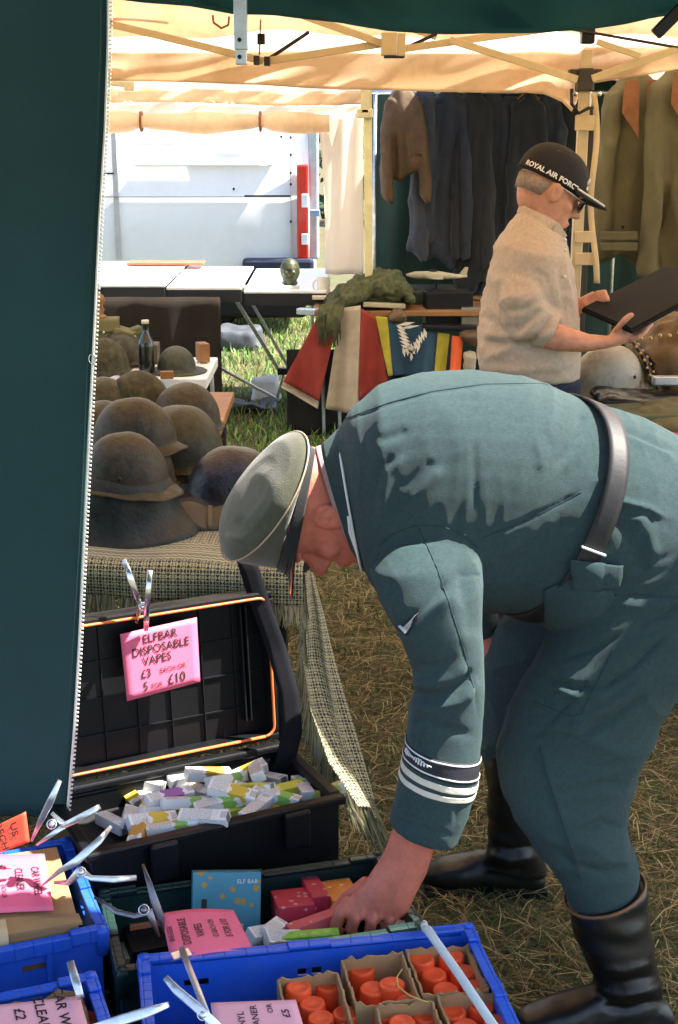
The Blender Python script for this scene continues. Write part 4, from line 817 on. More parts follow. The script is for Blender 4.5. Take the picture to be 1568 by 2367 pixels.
goods_box('flat dark carton under the red boxes in the green crate', 770, 2110, .08, (.22, .2, .12), (0, 0, 12), M_blackp)

# ================================================================ price cards
M_pinkc = mat('pink_card', (.86, .15, .27), .55, var=.05, vscale=5, bump=.04); M_pink_lit = mat('sunlit_pink_card', (.86, .40, .44), .6, var=.06, vscale=4, bump=.04); M_redc = mat('red_card', (.80, .075, .03), .55, var=.05, bump=.04)  # second pink is paler: strong sunlight put into the card colour
def card(label, c4, m, lines, xd_i, group=None, bend=.0, margin=.06):
    """c4: TL, TR, BR, BL as seen; lines: (text, size share, x share, y share); xd_i: 0 upright, 1 reads downwards, -1 reads upwards"""
    TL, TR, BR, BL = [Vector(p) for p in c4]; n = (TR - TL).cross(BL - TL).normalized(); n = -n if n.y > 0 or (abs(n.y) < .2 and n.z < 0) else n
    def P(u, v): return (TL.lerp(TR, u)).lerp(BL.lerp(BR, u), v) + n * (bend * math.sin(u * math.pi) )
    q = MB(); q.sheet(lambda u, v: P(u, v), 10, 10); o = q.build('price_card', m, None, True, label, 'card', group, solid=.0012)
    if xd_i == 0: f = lambda a, b: P(a, 1 - b)
    elif xd_i == 1: f = lambda a, b: P(b, a)         # reads from top to bottom, first line at the right
    else: f = lambda a, b: P(1 - b, 1 - a)
    for t, size, x, y in lines:
        v, fc = text_mesh(t, size, 'CENTER', .0018 if size > .11 else .001)
        if not fc: continue
        mxw = 1.0; asp = ((TR - TL).length / (BL - TL).length) if xd_i == 0 else ((BL - TL).length / (TR - TL).length)
        q = MB(); q.add([f(x + a[0] / asp * .92, y + a[1]) + n * .0022 for a in v], fc); q.build('lettering', M_ink, o)
    return o
yl = lambda px, py: None
def onlid(px, py, d):            # point on the lid plane offset towards the camera
    dr = ray(px, py); o = V(0, 0, CAM_H); p0 = lp(0, 0, d); t = (p0 - o).dot(ln) / dr.dot(ln); return o + dr * t
card('bright pink price card clamped to the lid of the black case', [onlid(278, 1466, .012), onlid(455, 1427, .012), onlid(463, 1576, .022), onlid(294, 1621, .022)], M_pinkc, [('ELFBAR', .18, .50, .79), ('DISPOSABLE', .18, .50, .62), ('VAPES', .18, .44, .46), ('£3', .18, .28, .28), ('EACH OR', .105, .64, .29), ('5', .18, .26, .09), ('FOR', .105, .41, .09), ('£10', .21, .68, .09)], 0)
card('pink wheel cleaner price card lying on the taped carton', [G(-60, 1978, .328), G(103, 1974, .328), G(125, 2104, .324), G(-50, 2112, .324)], M_pinkc, [('CAR WHEEL', .155, .50, .78), ('CLEANER', .155, .46, .55), ('£2', .155, .24, .33), ('EACH OR', .09, .66, .34)], 1)
card('pink price card held by the dark clamp over the green crate', [G(372, 2112, .318), G(540, 2104, .318), G(586, 2196, .325), G(396, 2222, .325)], M_pinkc, [('BAR/GEEK', .10, .52, .90), ('DISPOSABLE', .145, .52, .71), ('VAPES', .145, .50, .52), ('£3 EACH OR', .10, .52, .35), ('5 FOR £10', .13, .52, .17)], -1, bend=.006)
card('pink vinyl price card coloured as sunlit, clipped at the front of the bright blue crate', [G(487, 2318, .345), G(684, 2311, .345), G(722, 2440, .30), G(505, 2450, .30)], M_pink_lit, [('VINYL', .11, .62, .64), ('CLEANER', .11, .62, .48), ('OR', .09, .85, .30), ('£5', .12, .75, .12)], -1)
card('pink card coloured as sunlit, leaning across the torn carton of orange-capped cans', [G(-60, 2330, .375), G(184, 2302, .375), G(212, 2400, .35), G(-40, 2420, .35)], M_pink_lit, [('CAR WHEEL', .14, .52, .76), ('CLEANER', .14, .50, .56), ('£2', .14, .3, .36)], 1)
card('orange-red price card clamped at the curtain behind the taped carton', [W(-70, 1938, 2.56), W(60, 1876, 2.56), W(69, 1946, 2.54), W(-40, 1985, 2.54)], M_redc, [('US', .17, .40, .70), ('RECH', .17, .46, .46)], 1)

# ================================================================ spring clamps
def clamp(label, arms, m=M_steel, w=.020, pivot=None, spring=True):
    """arms: lists of points, handle tip ... jaw tip"""
    allp = [p for a in arms for p in a[0]]; r = empty('spring_clamp', min(allp, key=lambda p: p.z), label, 'clamp')
    for pts, wd, th in arms:
        P = [Vector(p) for p in pts]; q = MB(); n = len(P); rings = []
        for i, p in enumerate(P):
            t = (P[min(i + 1, n - 1)] - P[max(i - 1, 0)]).normalized(); vw = (V(0, 0, CAM_H) - p).normalized(); s = t.cross(vw).normalized(); d = s.cross(t); k = .55 if i in (0, n - 1) else 1; rings.append((p, s * wd[i] * .36 if hasattr(wd, '__len__') else s * wd * .5 * k, d * th * .5))
        q.loft(rings, 16, power=7); a_ = q.build('clamp_arm', m, r, True)
    if pivot:
        p = Vector(pivot); q = MB(); vw = (V(0, 0, CAM_H) - p).normalized(); Mx = Matrix.Translation(p) @ vw.to_track_quat('Z', 'Y').to_matrix().to_4x4(); q.lathe([(.006, -.016), (.006, .014), (.004, .016), (0, .016)], 12, Mx); q.build('pivot_pin', m, r, True)
        if spring: q = MB(); q.tube([Mx @ V(.009 * math.cos(a), .009 * math.sin(a), -.012 + .022 * a / 31.4) for a in np.linspace(0, 31.4, 70)], .0013, 5); q.build('spring', M_chrome, r, True)
clamp('spring clamp gripping the lid of the black case above the pink card', [([onlid(287, 1292, .02), onlid(303, 1340, .035), onlid(325, 1400, .03), onlid(320, 1420, .0), onlid(316, 1440, -.0)], [.012, .021, .014, .013, .010], .008), ([onlid(347, 1318, .06), onlid(343, 1370, .06), onlid(339, 1420, .045), onlid(338, 1455, .026)], [.014, .019, .018, .014], .012)], M_chrome, pivot=onlid(331, 1402, .035))
Yc = 2.50
clamp('large spring clamp holding the orange-red card by the curtain', [([W(138, 1806, Yc), W(118, 1850, Yc), W(98, 1890, Yc), W(74, 1942, Yc)], [.012, .02, .018, .006], .01), ([W(228, 1866, Yc - .03), W(190, 1888, Yc - .02), W(150, 1908, Yc), W(120, 1880, Yc + .01)], [.014, .020, .016, .01], .012), ([W(150, 1908, Yc), W(118, 1930, Yc), W(86, 1952, Yc)], [.018, .012, .006], .01)], M_steel, pivot=W(120, 1905, Yc - .01))
Yd = 2.36; k_ = [G(256, 1912, .46), G(228, 1945, .445), G(178, 1990, .42), G(140, 2012, .39), G(99, 2046, .345)]
clamp('white spring clamp pinning the wheel cleaner card to its crate', [(k_, [.010, .019, .022, .014, .004], .012), ([G(314, 2029, .38), G(262, 2033, .385), G(212, 2030, .39), G(186, 2014, .40), G(160, 2040, .36), G(132, 2040, .345)], [.014, .018, .014, .024, .012, .010], .014)], M_zinc, pivot=G(188, 2016, .415))
clamp('dark steel spring clamp gripping the pink card over the green crate', [([G(331, 2000, .44), G(345, 2040, .42), G(358, 2085, .39), G(372, 2120, .36), G(378, 2150, .335)], [.006, .014, .022, .020, .006], .010), ([G(222, 2076, .38), G(270, 2108, .375), G(312, 2118, .37), G(345, 2108, .375), G(368, 2164, .33)], [.008, .014, .013, .024, .006], .012)], mat('dark_steel', (.22, .20, .22), .35, .9, var=.2), pivot=G(333, 2103, .392))
clamp('white spring clamp biting the left wall of the bright blue crate', [([G(422, 2196, .345), G(438, 2240, .36), G(462, 2300, .375), G(490, 2380, .38)], [.016, .016, .016, .018], .014), ([G(385, 2262, .45), G(410, 2290, .44), G(452, 2325, .42), G(510, 2380, .40)], [.014, .020, .021, .020], .014)], M_zinc, pivot=G(470, 2345, .41))
q = MB(); q.bar(G(398, 2212, .340), G(440, 2200, .342), .022, .004); q.build('metal_clip', M_zinc, None, False, 'small white metal clip folded over the back wall of the bright blue crate', 'clip', bevel=.001)
clamp('white clamp handle sticking out of the torn carton crate', [([G(164, 2228, .41), G(174, 2262, .40), G(186, 2304, .385)], [.018, .020, .018], .016)], M_zinc)
clamp('white clamp handle lying across the corner beside the leaning pink card', [([G(390, 2322, .45), G(340, 2340, .44), G(280, 2358, .43), G(200, 2385, .42)], [.012, .022, .023, .022], .014)], M_zinc)
q = MB(); q.tube([G(981, 2146, .343), G(990, 2150, .352), G(1012, 2182, .352), G(1060, 2250, .352), G(1100, 2310, .352), G(1142, 2372, .352), G(1170, 2412, .352)], [.006, .0085, .008, .008, .008, .008, .008], 10); q.tube([G(983, 2144, .345), G(981, 2140, .33), G(981, 2136, .30)], .007, 8); q.build('pale_rod', mat('pale_rod_paint', (.62, .72, .74), .35, var=.12, bump=.05), None, True, 'pale blue-white metal rod hooked over the crate edge across the cans', 'rod')
# ================================================================ white trestle tables by the van
M_lam = mat('white_laminate', (.80, .80, .80), .35, var=.04, bump=.03); M_bedge = mat('black_edge', (.012, .012, .014), .5, bump=.05)
M_brown = mat('brown_cloth', (.014, .008, .004), .95, var=.3, vscale=5, bump=.3, weave=150)
def ttable(label, x0, x1, Y0, Y1, z, legs=((0, 0), (0, 1), (1, 0), (1, 1))):
    r = empty('trestle_table', ((x0 + x1) / 2, (Y0 + Y1) / 2, 0), label, 'table'); q = MB(); q.box(((x0 + x1) / 2, (Y0 + Y1) / 2, z - .008), (x1 - x0, Y1 - Y0, .016)); q.build('table_top', M_lam, r, bevel=.003)
    q = MB(); q.box(((x0 + x1) / 2, Y0 + .02, z - .052), (x1 - x0 - .004, .03, .07)); q.build('edge_rail', M_bedge, r); q = MB(); q.box(((x0 + x1) / 2, Y1 - .02, z - .052), (x1 - x0 - .004, .03, .07)); q.build('edge_rail', M_bedge, r)
    for lx, ly in legs:
        for sx, sy2 in ((x1 - .06 if lx else x0 + .06, Y1 - .1 if ly else Y0 + .1),): q = MB(); q.tube([(sx, sy2, z - .085), (sx, sy2, 0)], .013, 8); q.build('leg', M_steel, r)
    return r
X = lambda px, Y: (px - 784) / 3287.5 * Y * 1.0
t1 = ttable('white-topped trestle table with brown skirt, end nearest the curtain', -1.75, W(379, 640, 8.3).x, 8.32, 9.75, .845)
t2 = ttable('white-topped trestle table between the skirted one and the open-legged one', W(381, 640, 8.3).x, W(560, 640, 8.3).x - .01, 8.36, 9.6, .825, ((0, 0), (0, 1)))
t3 = ttable('white-topped folding table with crossed metal legs and the camouflage head', W(561, 650, 8.3).x, W(755, 660, 8.3).x, 8.40, 9.7, .80, ())
for a, b, w in (((530, 668), (648, 860), .022), ((566, 672), (668, 850), .018), ((505, 848), (645, 925), .018), ((660, 850), (640, 925), .016)):
    q = MB(); q.bar(W(*a, 8.75), W(*b, 8.75), w, w); q.build('crossed_leg', M_chrome if w != .018 else M_steel, t3, bevel=.003)
q = MB(); p = W(655, 858, 8.74); q.box(p, (.07, .05, .04)); q.build('leg_bracket', M_blackp, t3, bevel=.005)
q = MB(); a, b = W(526, 666, 8.5), W(692, 668, 8.5); q.bar(a, b, .03, .035); q.build('apron', mat('grey_apron', (.45, .44, .40), .5), t3)
q = MB(); xs0 = -1.72; xs1 = W(512, 800, 8.3).x
q.sheet(lambda u, v: V(xs0 + (xs1 - xs0) * u, 8.30 + .012 * math.sin(u * 40 + v * 2) * v + .008 * math.sin(u * 17), .77 * (1 - v) + .005), 70, 12); q.build('brown_skirt', M_brown, None, True, 'dark brown cloth skirt hanging to the grass below the white-topped tables', 'cloth', solid=.004)
obox(W(385, 607, 9.5) , (.5, .2, .012)).build('red_folder', mat('red_folder', (.6, .1, .04), .5), label='flat red folder lying on the white-topped table by the van', cat='folder', bevel=.002)
q = MB(); hp = V(W(670, 615, 8.6).x, 8.62, .802)
for dz, sc in ((0, 1),):
    q.ball(hp + V(0, 0, .095), (.062, .075, .075)); q.ball(hp + V(.0, -.03, .055), (.045, .05, .055)); q.ball(hp + V(0, 0, .02), (.05, .05, .02))
    for s in (-1, 1): q.ball(hp + V(s * .024, -.068, .085), (.014, .012, .014))
fm = fuse(q, .006, 3); finish(fm, 'camouflage_bust', rusty('camo_paint', (.045, .052, .016), (.006, .006, .004), 1, .5, 38), label='small head-shaped bust painted in green and black camouflage', cat='bust')
mg = V(W(748, 622, 8.45).x, 8.47, .775); q = MB(); q.lathe([(0, 0), (.036, 0), (.038, .004), (.041, .095), (.039, .096), (.036, .01), (0, .008)], 24, Matrix.Translation(mg)); mo = q.build('mug', mat('cream_mug', (.70, .64, .50), .4, var=.1), None, True, 'cream enamel mug on the table end beside the white curtain', 'mug')
q = MB(); q.tube([mg + V(-.038 - .024 * math.sin(a), 0, .05 + .032 * math.cos(a)) for a in np.linspace(0, math.pi, 9)], .005, 6); q.build('handle', MATS['cream_mug'], mo, True)
q = MB(); x0 = W(722, 630, 8.4).x; x1 = W(862, 630, 8.4).x; q.box(((x0 + x1) / 2, 8.5, .765), (x1 - x0, .34, .018)); s0 = q.build('side_shelf', mat('pale_shelf', (.62, .55, .42), .5), None, False, 'narrow pale shelf carrying the cream mug next to the white curtain', 'shelf', bevel=.003)
for dx in (x0 + .03, x1 - .03): q = MB(); q.tube([(dx, 8.5, .756), (dx, 8.5, 0)], .011, 8); q.build('leg', M_steel, s0)
# things lying in the sunny grass
def sack(label, px, py, size, m, cat='bundle'):
    c = G(px, py, 0); q = MB(); rings = [(V(c.x, c.y, size[2] * t), V(size[0] / 2 * (1 - .12 * t), 0, 0), V(0, size[1] / 2 * (1 - .1 * t), 0)) for t in (0, .15, .5, .85, 1)]; q.loft(rings, 24, power=4); me = fuse(q, .02, 3); ripple(me, .03, 9); finish(me, cat.replace(' ', '_'), m, label=label, cat=cat)
sack('grey folded bundle lying on the grass behind the table legs', 552, 802, (.42, .5, .16), mat('grey_sack', (.05, .055, .065), .7), 'bundle'); sack('crumpled white bag on the sunny grass by the flag table', 616, 925, (.20, .24, .14), mat('white_bag', (.75, .76, .80), .5, trans=.2), 'bag'); sack('flat black bag on the grass below the crossed table legs', 575, 948, (.40, .3, .05), M_blackp, 'flat bag')

# ================================================================ flag table
fz = .73; fy0, fy1 = 8.02, 8.75; fx0, fx1 = W(726, 700, 8.02).x, 1.05
ft_ = empty('flag_table', ((fx0 + fx1) / 2, (fy0 + fy1) / 2, 0), 'table draped with flags and piled with surplus kit', 'table')
q = MB(); q.box(((fx0 + fx1) / 2, (fy0 + fy1) / 2, fz - .015), (fx1 - fx0, fy1 - fy0, .03)); q.build('table_top', M_wood, ft_, bevel=.004)
for px, Y in ((745, 8.05), (782, 8.05), (722, 8.7), (1130, 8.1)):
    q = MB(); x = W(px, 900, Y).x; q.tube([(x, Y, fz - .03), (x + .01, Y, 0)], .011, 8); q.build('leg', M_steel, ft_)
q = MB(); q.bar((fx0 - .09, fy0 + .08, fz - .01), (fx0 + .02, fy0 + .02, fz - .01), .05, .035); q.build('metal_bracket', M_steel, ft_, bevel=.004)
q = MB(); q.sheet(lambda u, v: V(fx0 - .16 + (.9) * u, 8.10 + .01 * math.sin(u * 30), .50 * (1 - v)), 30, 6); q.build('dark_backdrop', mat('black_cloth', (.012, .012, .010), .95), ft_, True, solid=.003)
F_red = mat('flag_red', (.26, .028, .016), .85, bump=.2, weave=160, var=.15); F_cream = mat('flag_cream', (.40, .33, .23), .85, bump=.2, weave=160); F_blk = mat('flag_black', (.012, .014, .022), .9); F_yel = mat('flag_yellow', (.36, .30, .02), .85, bump=.2); F_blu = mat('flag_blue', (.014, .05, .085), .85, bump=.2); F_org = mat('flag_orange', (.75, .12, .03), .8)
def drape(label, strips, mats, Y=7.99, nm='flag'):
    q = MB()
    for (tl, tr, br, bl_), mi in strips:
        def fn(u, v, tl=tl, tr=tr, br=br, bl_=bl_):
            x = (tl[0] * (1 - u) + tr[0] * u) * (1 - v) + (bl_[0] * (1 - u) + br[0] * u) * v; y = (tl[1] * (1 - u) + tr[1] * u) * (1 - v) + (bl_[1] * (1 - u) + br[1] * u) * v
            return W(x, y, Y - .05 * v + .022 * math.sin(x * .075) * (.3 + v) + .01 * math.sin(x * .2 + v * 3) * v)
        q.sheet(fn, 12, 20, mi)
    return q.build(nm, mats, None, True, label, 'flag', solid=.002)
drape('red and cream flag draped over the corner of the flag table', [(((748, 706), (788, 712), (738, 928), (655, 882)), 0), (((655, 882), (738, 928), (735, 945), (650, 895)), 1), (((788, 712), (834, 706), (830, 960), (752, 945)), 1), (((834, 712), (872, 735), (896, 880), (830, 925)), 0), (((872, 735), (880, 736), (906, 878), (896, 880)), 2)], [F_red, F_cream, F_blk])
bf = drape('blue and yellow flag with a white winged emblem, draped at the table front', [(((868, 730), (896, 733), (908, 868), (898, 870)), 0), (((896, 733), (1012, 768), (1004, 866), (908, 868)), 1), (((1012, 768), (1040, 772), (1030, 864), (1004, 866)), 0), (((1040, 772), (1045, 772), (1040, 864), (1030, 864)), 2), (((1045, 776), (1072, 778), (1064, 862), (1040, 864)), 3)], [F_yel, F_blu, F_blk, F_org], 7.97)
q = MB()
def feather(a, b, w):
    A, B = W(*a, 7.90), W(*b, 7.90); d = (B - A); n = V(-d.z, 0, d.x).normalized() * w; q.add([A, A.lerp(B, .5) + n, B, A.lerp(B, .5) - n], [(0, 1, 2, 3)])
for i in range(7):
    feather((916 + i * 2, 752 + i * 9), (938 + i * 4, 764 + i * 9), .010); feather((956 + i * 5, 818 - i * 6), (944 + i * 6, 806 - i * 8), .010)
for i in range(5): feather((936 + i * 7, 826 - i * 2), (932 + i * 10, 800 - i * 4), .009)
feather((918, 752), (960, 745), .010); feather((922, 760), (972, 752), .008); feather((950, 835), (953, 815), .008)
q.build('winged_emblem', mat('emblem_white', (.66, .58, .46), .8), bf, solid=.002)
# camouflage net heap
M_net = mat('net_olive', (.075, .080, .030), .95, var=.5, vscale=30, bump=.6, bscale=40, dirt=(.02, .025, .01), dirt_amt=.9, dirt_scale=18)
def heap(name, prof, Y0, Y1, m, label, cat, amp=.03, sc=14, base=fz):
    xs = [p[0] for p in prof]; ys = [p[1] for p in prof]; pb = [p[2] for p in prof]; q = MB(); rings = []
    for x, yt, yb in prof: 
        a, b = W(x, yt, (Y0 + Y1) / 2), W(x, yb, (Y0 + Y1) / 2); rings.append(((a + b) / 2, V(0, (Y1 - Y0) / 2, 0), V(0, 0, max(.006, (a.z - b.z) / 2))))
    q.loft(rings, 20); me = fuse(q, .012, 3); ripple(me, amp, sc); ripple(me, amp * .5, sc * 2.6, seed=3); return finish(me, name, m, label=label, cat=cat)
heap('camouflage_net', [(742, 735, 752), (756, 690, 745), (790, 662, 718), (840, 640, 708), (880, 622, 700), (915, 632, 696), (938, 655, 690), (950, 680, 692)], 8.02, 8.45, M_net, 'olive camouflage net heaped at the corner of the flag table', 'net', .035)
q = MB(); r5 = random.Random(9)
for i in range(26):
    x = r5.uniform(742, 800); q.tube([W(x, 705, 7.97), W(x - 4 + r5.uniform(-6, 6), 740, 7.93), W(x + r5.uniform(-12, 6), r5.uniform(765, 805), 7.92)], [.012, .010, .003], 5)
q.build('net_scraps', M_net, None, True, 'ragged dark green net scraps trailing over the red and cream flag', 'net')
# model aeroplane
M_pl = mat('model_plane_paint', (.42, .37, .24), .5, var=.3, vscale=12); pc = W(1010, 640, 8.45); pl = empty('model_aeroplane', (pc.x, pc.y, fz), 'tan model aeroplane with upright tail fin on the flag table', 'model plane')
Lf = .36
def pp(x, y, z): return V(pc.x + x, pc.y + y, pc.z + z)
q = MB(); q.loft([(pp(-Lf / 2, 0, .012), V(0, .006, 0), V(0, 0, .006)), (pp(-.13, 0, .010), V(0, .020, 0), V(0, 0, .022)), (pp(0, 0, .010), V(0, .022, 0), V(0, 0, .026)), (pp(.10, 0, .004), V(0, .014, 0), V(0, 0, .015)), (pp(Lf / 2, 0, .004), V(0, .005, 0), V(0, 0, .006))], 14); q.build('fuselage', M_pl, pl, True)
for s in (-1, 1): q = MB(); q.hexa([pp(-.07, s * .012, -.004), pp(.04, s * .012, -.004), pp(.02, s * .20, .006), pp(-.03, s * .20, .006)], [pp(-.07, s * .012, .006), pp(.04, s * .012, .004), pp(.02, s * .20, .010), pp(-.03, s * .20, .010)]); q.build('wing', M_pl, pl)
q = MB(); q.hexa([pp(.125, -.004, .008), pp(.175, -.004, .008), pp(.175, .004, .008), pp(.125, .004, .008)], [pp(.165, -.003, .058), pp(.185, -.003, .056), pp(.185, .003, .056), pp(.165, .003, .058)]); q.build('tail_fin', M_pl, pl)
q = MB(); q.ball(pp(-.02, 0, .034), (.03, .014, .014)); q.build('canopy', M_blackp, pl, True)
q = MB(); q.tube([pp(0, 0, -.005), V(pc.x, pc.y, fz)], [.006, .02], 8); q.build('stand', M_blackp, pl, True)
def kit(label, px, py, Y, s, m, e=(0, 0, 0), nm='kit_box', cat='box', bv=.006): c = W(px, py, Y); return obox(c, s, e).build(nm, m, label=label, cat=cat, bevel=bv)
kit('large black case standing on the flag table below the model aeroplane', 1035, 712, 8.18, (.27, .16, .20), M_blackp, (0, 0, 4)); kit('flat dark box under the model aeroplane', 985, 668, 8.55, (.34, .2, .035), mat('drab_box', (.03, .032, .018), .7)); kit('dull grey tin beside the standing man on the flag table', 1100, 730, 8.1, (.17, .12, .10), mat('grey_tin', (.22, .20, .15), .5, .4, dirt=RUST)); kit('pale wooden rifle stock lying on the flag table', 888, 705, 8.06, (.24, .05, .028), mat('pale_stock', (.42, .36, .22), .5), (0, 3, 6), 'rifle_stock', 'rifle stock'); kit('dark webbing pack behind the pale rifle stock', 900, 690, 8.4, (.40, .18, .09), mat('dark_drab', (.025, .028, .014), .9)); kit('flat black tray across the flag table front', 1040, 756, 8.0, (.32, .1, .03), M_blackp, (0, 2, 5))
heap('brown_pouch', [(898, 728, 742), (908, 714, 745), (925, 712, 746), (940, 722, 744)], 7.93, 8.05, mat('brown_pouch', (.12, .07, .03), .7, bump=.3), 'small brown leather pouch in front of the rifle stock', 'pouch', .012, 30)
heap('rolled_holster', [(1062, 768, 776), (1075, 764, 790), (1100, 764, 805), (1130, 766, 810), (1150, 775, 800)], 7.86, 8.0, mat('dark_leather', (.075, .040, .016), .55, bump=.3), 'dark brown leather holster hanging above the orange stripe', 'holster', .01, 20)
q = MB(); q.tube([W(1075 + 24 * (1 - math.cos(a)), 712 - 22 * math.sin(a), 8.2) for a in np.linspace(0, math.pi, 12)], .013, 8); sat = empty('leather_satchel', W(1100, 730, 8.3), 'tan leather satchel with curved handle behind the grey tin', 'satchel'); q.build('handle', mat('tan_leather', (.16, .065, .022), .5), sat, True); obox(W(1100, 728, 8.3), (.20, .08, .10)).build('satchel_body', MATS['tan_leather'], sat, bevel=.012)
heap('cream_cloth', [(1072, 812, 860), (1085, 808, 862), (1100, 815, 862)], 7.85, 7.95, F_cream, 'strip of cream cloth hanging beside the orange stripe', 'cloth', .01, 20)

# ================================================================ hanging clothes
def garment(label, px, yt, yb, wpx, Y, m, kind='coat', lean=0, sl=None, cat='coat', group=None, collar=None, seed=0, nm='hanging_coat', thick=1.0):
    rq = random.Random(px * 3 + seed); pxm = 3287.5 / (Y * .98); w = wpx / pxm; top, bot = W(px, yt, Y), W(px + lean, yb, Y); r = empty(nm, (bot.x, Y, bot.z), label, cat, group); ph = rq.uniform(0, 6)
    H_ = top.z - bot.z; q = MB(); rings = []
    for i in range(15):
        t = i / 14; c = top.lerp(bot, t); sh = min(1, t * H_ / .10); hw = w / 2 * ((.22 + .78 * sh ** .5) if kind == 'coat' else .9) * (1 + .10 * t - .10 * math.sin(t * 3.1) * (kind == 'coat')); dp = (.035 + .045 * sh) * thick if kind == 'coat' else .035
        rings.append((c + V(.012 * math.sin(t * 5 + ph), .01 * math.sin(t * 4 + ph), 0), V(hw, .03 * math.sin(ph + t * 2), 0), V(0, dp, 0)))
    q.loft(rings, 30, power=2.6)
    ends = []
    if kind == 'coat':
        for s, yend in zip((-1, 1), sl or (yb - rq.uniform(20, 70), yb - rq.uniform(20, 70))):
            if yend is None: continue
            e = W(px + s * wpx * .58 + lean * .6, yend, Y - .06); s0 = top + V(s * w * .38, -.01, -.075); s1 = (s0 + e) / 2 + V(s * .03, -.05, 0); rr3 = []
            for t in np.linspace(0, 1, 12):
                p = s0 * (1 - t) ** 2 + s1 * 2 * t * (1 - t) + e * t * t; k = .060 - .010 * t; rr3.append((p, V(k * min(1.1, w / .40), 0, 0), V(0, k, .0)))
            q.loft(rr3, 18); ends.append(e)
    else: q.loft([(top.lerp(bot, t) + V(w * .12, -.03, 0), V(w * .34, 0, 0), V(0, .03, 0)) for t in np.linspace(.03, .97, 10)], 18)
    me = fuse(q, .016, 3); ridges(me, .035, 2.6, (2.6, 2.0, .45), seed + px % 7); ridges(me, .016, 6, (1.6, 1.5, .5), seed + 2); ripple(me, .010, 9, (1, 1, .7), seed)
    co = mesh_co(me); co[:, 2] -= np.where(co[:, 2] < bot.z + .1, .03 * np.sin(co[:, 0] * 30 + ph), 0); me.vertices.foreach_set('co', co.ravel())
    finish(me, 'coat_body' if kind == 'coat' else 'garment_body', m, r)
    if kind == 'coat' and (collar or w > .2):
        cm = collar or m
        for s in (-1, 1):
            q = MB(); q.hexa([top + V(s * .02, -.10, -.02), top + V(s * .075, -.09, -.03), top + V(s * .085, -.115, -.16), top + V(s * .012, -.12, -.27)], [top + V(s * .02, -.108, -.02), top + V(s * .08, -.100, -.03), top + V(s * .09, -.125, -.16), top + V(s * .012, -.128, -.27)]); q.build('lapel', cm, r, bevel=.003)
    q = MB(); q.tube([top + V(-w * .38, 0, -.055), top + V(0, 0, .0), top + V(w * .38, 0, -.055)], .008, 6); q.tube([top, top + V(0, 0, .05), top + V(.018, 0, .07), top + V(.03, 0, .05)], .003, 5); q.build('hanger', M_wood, r, True)
    return r
def wool(n_, c): return mat(n_, c, .95, var=.3, vscale=12, bump=.35, bscale=160, sheen=.15)
leather = mat('tan_jacket', (.085, .045, .015), .75, var=.35, vscale=12, bump=.3, bscale=50); slate = wool('slate_wool', (.036, .040, .048)); black = wool('black_wool', (.011, .012, .013)); navy = wool('navy_wool', (.018, .022, .030)); olive = mat('olive_gabardine', (.10, .082, .032), .8, var=.25, vscale=6, bump=.25, bscale=150, weave=140); rust = wool('rust_lining', (.20, .075, .025))
garment('short tan leather jacket hanging at the end of the clothes row', 938, 205, 402, 74, 8.9, leather, sl=(468, 462), cat='jacket', nm='hanging_jacket')
garment('slate grey trousers hanging next to the tan leather jacket', 985, 215, 590, 46, 8.95, slate, 'flat', -22, cat='trousers', nm='hanging_trousers'); garment('long slate coat hanging between the grey trousers and black coats', 1040, 210, 600, 74, 9.0, navy, 'coat', -14, (560, 610))
for i, (px, yb, w, m, lb) in enumerate(((1092, 660, 62, black, 'narrow black coat hanging next to the long slate coat'), (1135, 690, 70, navy, 'dark navy coat third along from the long slate coat'), (1180, 640, 66, slate, 'charcoal coat hanging behind the standing man\'s shoulder'), (1222, 690, 66, black, 'black coat hanging directly behind the standing man\'s cap'), (1262, 660, 62, navy, 'dark navy coat hanging beside the strapped gazebo leg'), (1308, 690, 66, black, 'long black coat hanging against the strapped gazebo leg'))): garment(lb, px, 208, yb, w, 9.0 + .05 * (i % 3), m, 'coat', -8 + 5 * (i % 3), cat='coat', seed=i)
q = MB(); q.tube([(.2, 9.0, 1.93), (1.75, 9.0, 1.93)], .012, 8); cr = q.build('clothes_rail', M_steel, None, True, 'steel rail carrying the row of dark coats', 'clothes rail')
for x in (.22, 1.72): q = MB(); q.tube([(x, 9.02, 1.93), (x, 9.05, 0)], .012, 8); q.build('upright', M_steel, cr, True)
oc = garment('olive drab coat with rust-brown collar hanging beside the gazebo leg', 1478, 172, 600, 140, 6.4, olive, 'coat', -12, (585, None), collar=rust, cat='coat'); od = garment('second olive drab coat partly hidden beside the one with rust collar', 1590, 150, 700, 150, 6.3, olive, 'coat', -6, (640, None), collar=rust, seed=4)
for y_ in (545, 570): q = MB(); q.box(W(1432, y_, 6.22), (.16, .012, .035)); q.build('pocket_flap', olive, oc, bevel=.003)
q = MB(); q.box(W(1440, 525, 6.22), (.015, .01, .015)); q.build('button', M_blackp, oc, bevel=.003)
q = MB(); q.lathe([(0, 0), (.028, 0), (.03, .004), (.028, .008), (0, .009)], 18, Matrix.Translation(W(1553, 144, 6.1)) @ Matrix.Rotation(R(90), 4, 'X')); q.tube([W(1553, 135, 6.1), W(1550, 110, 6.1)], .003, 5); q.build('round_tag', mat('tan_tag', (.5, .36, .16), .6), None, True, 'round tan tag dangling above the second olive coat', 'tag')
q = MB(); q.tube([(1.0, 6.38, 1.99), (2.4, 6.38, 1.99)], .012, 8); cr2 = q.build('clothes_rail', M_steel, None, True, 'steel rail carrying the two olive coats', 'clothes rail')
for x in (1.08, 2.38): q = MB(); q.tube([(x, 6.4, 1.99), (x, 6.42, 0)], .012, 8); q.build('upright', M_steel, cr2, True)

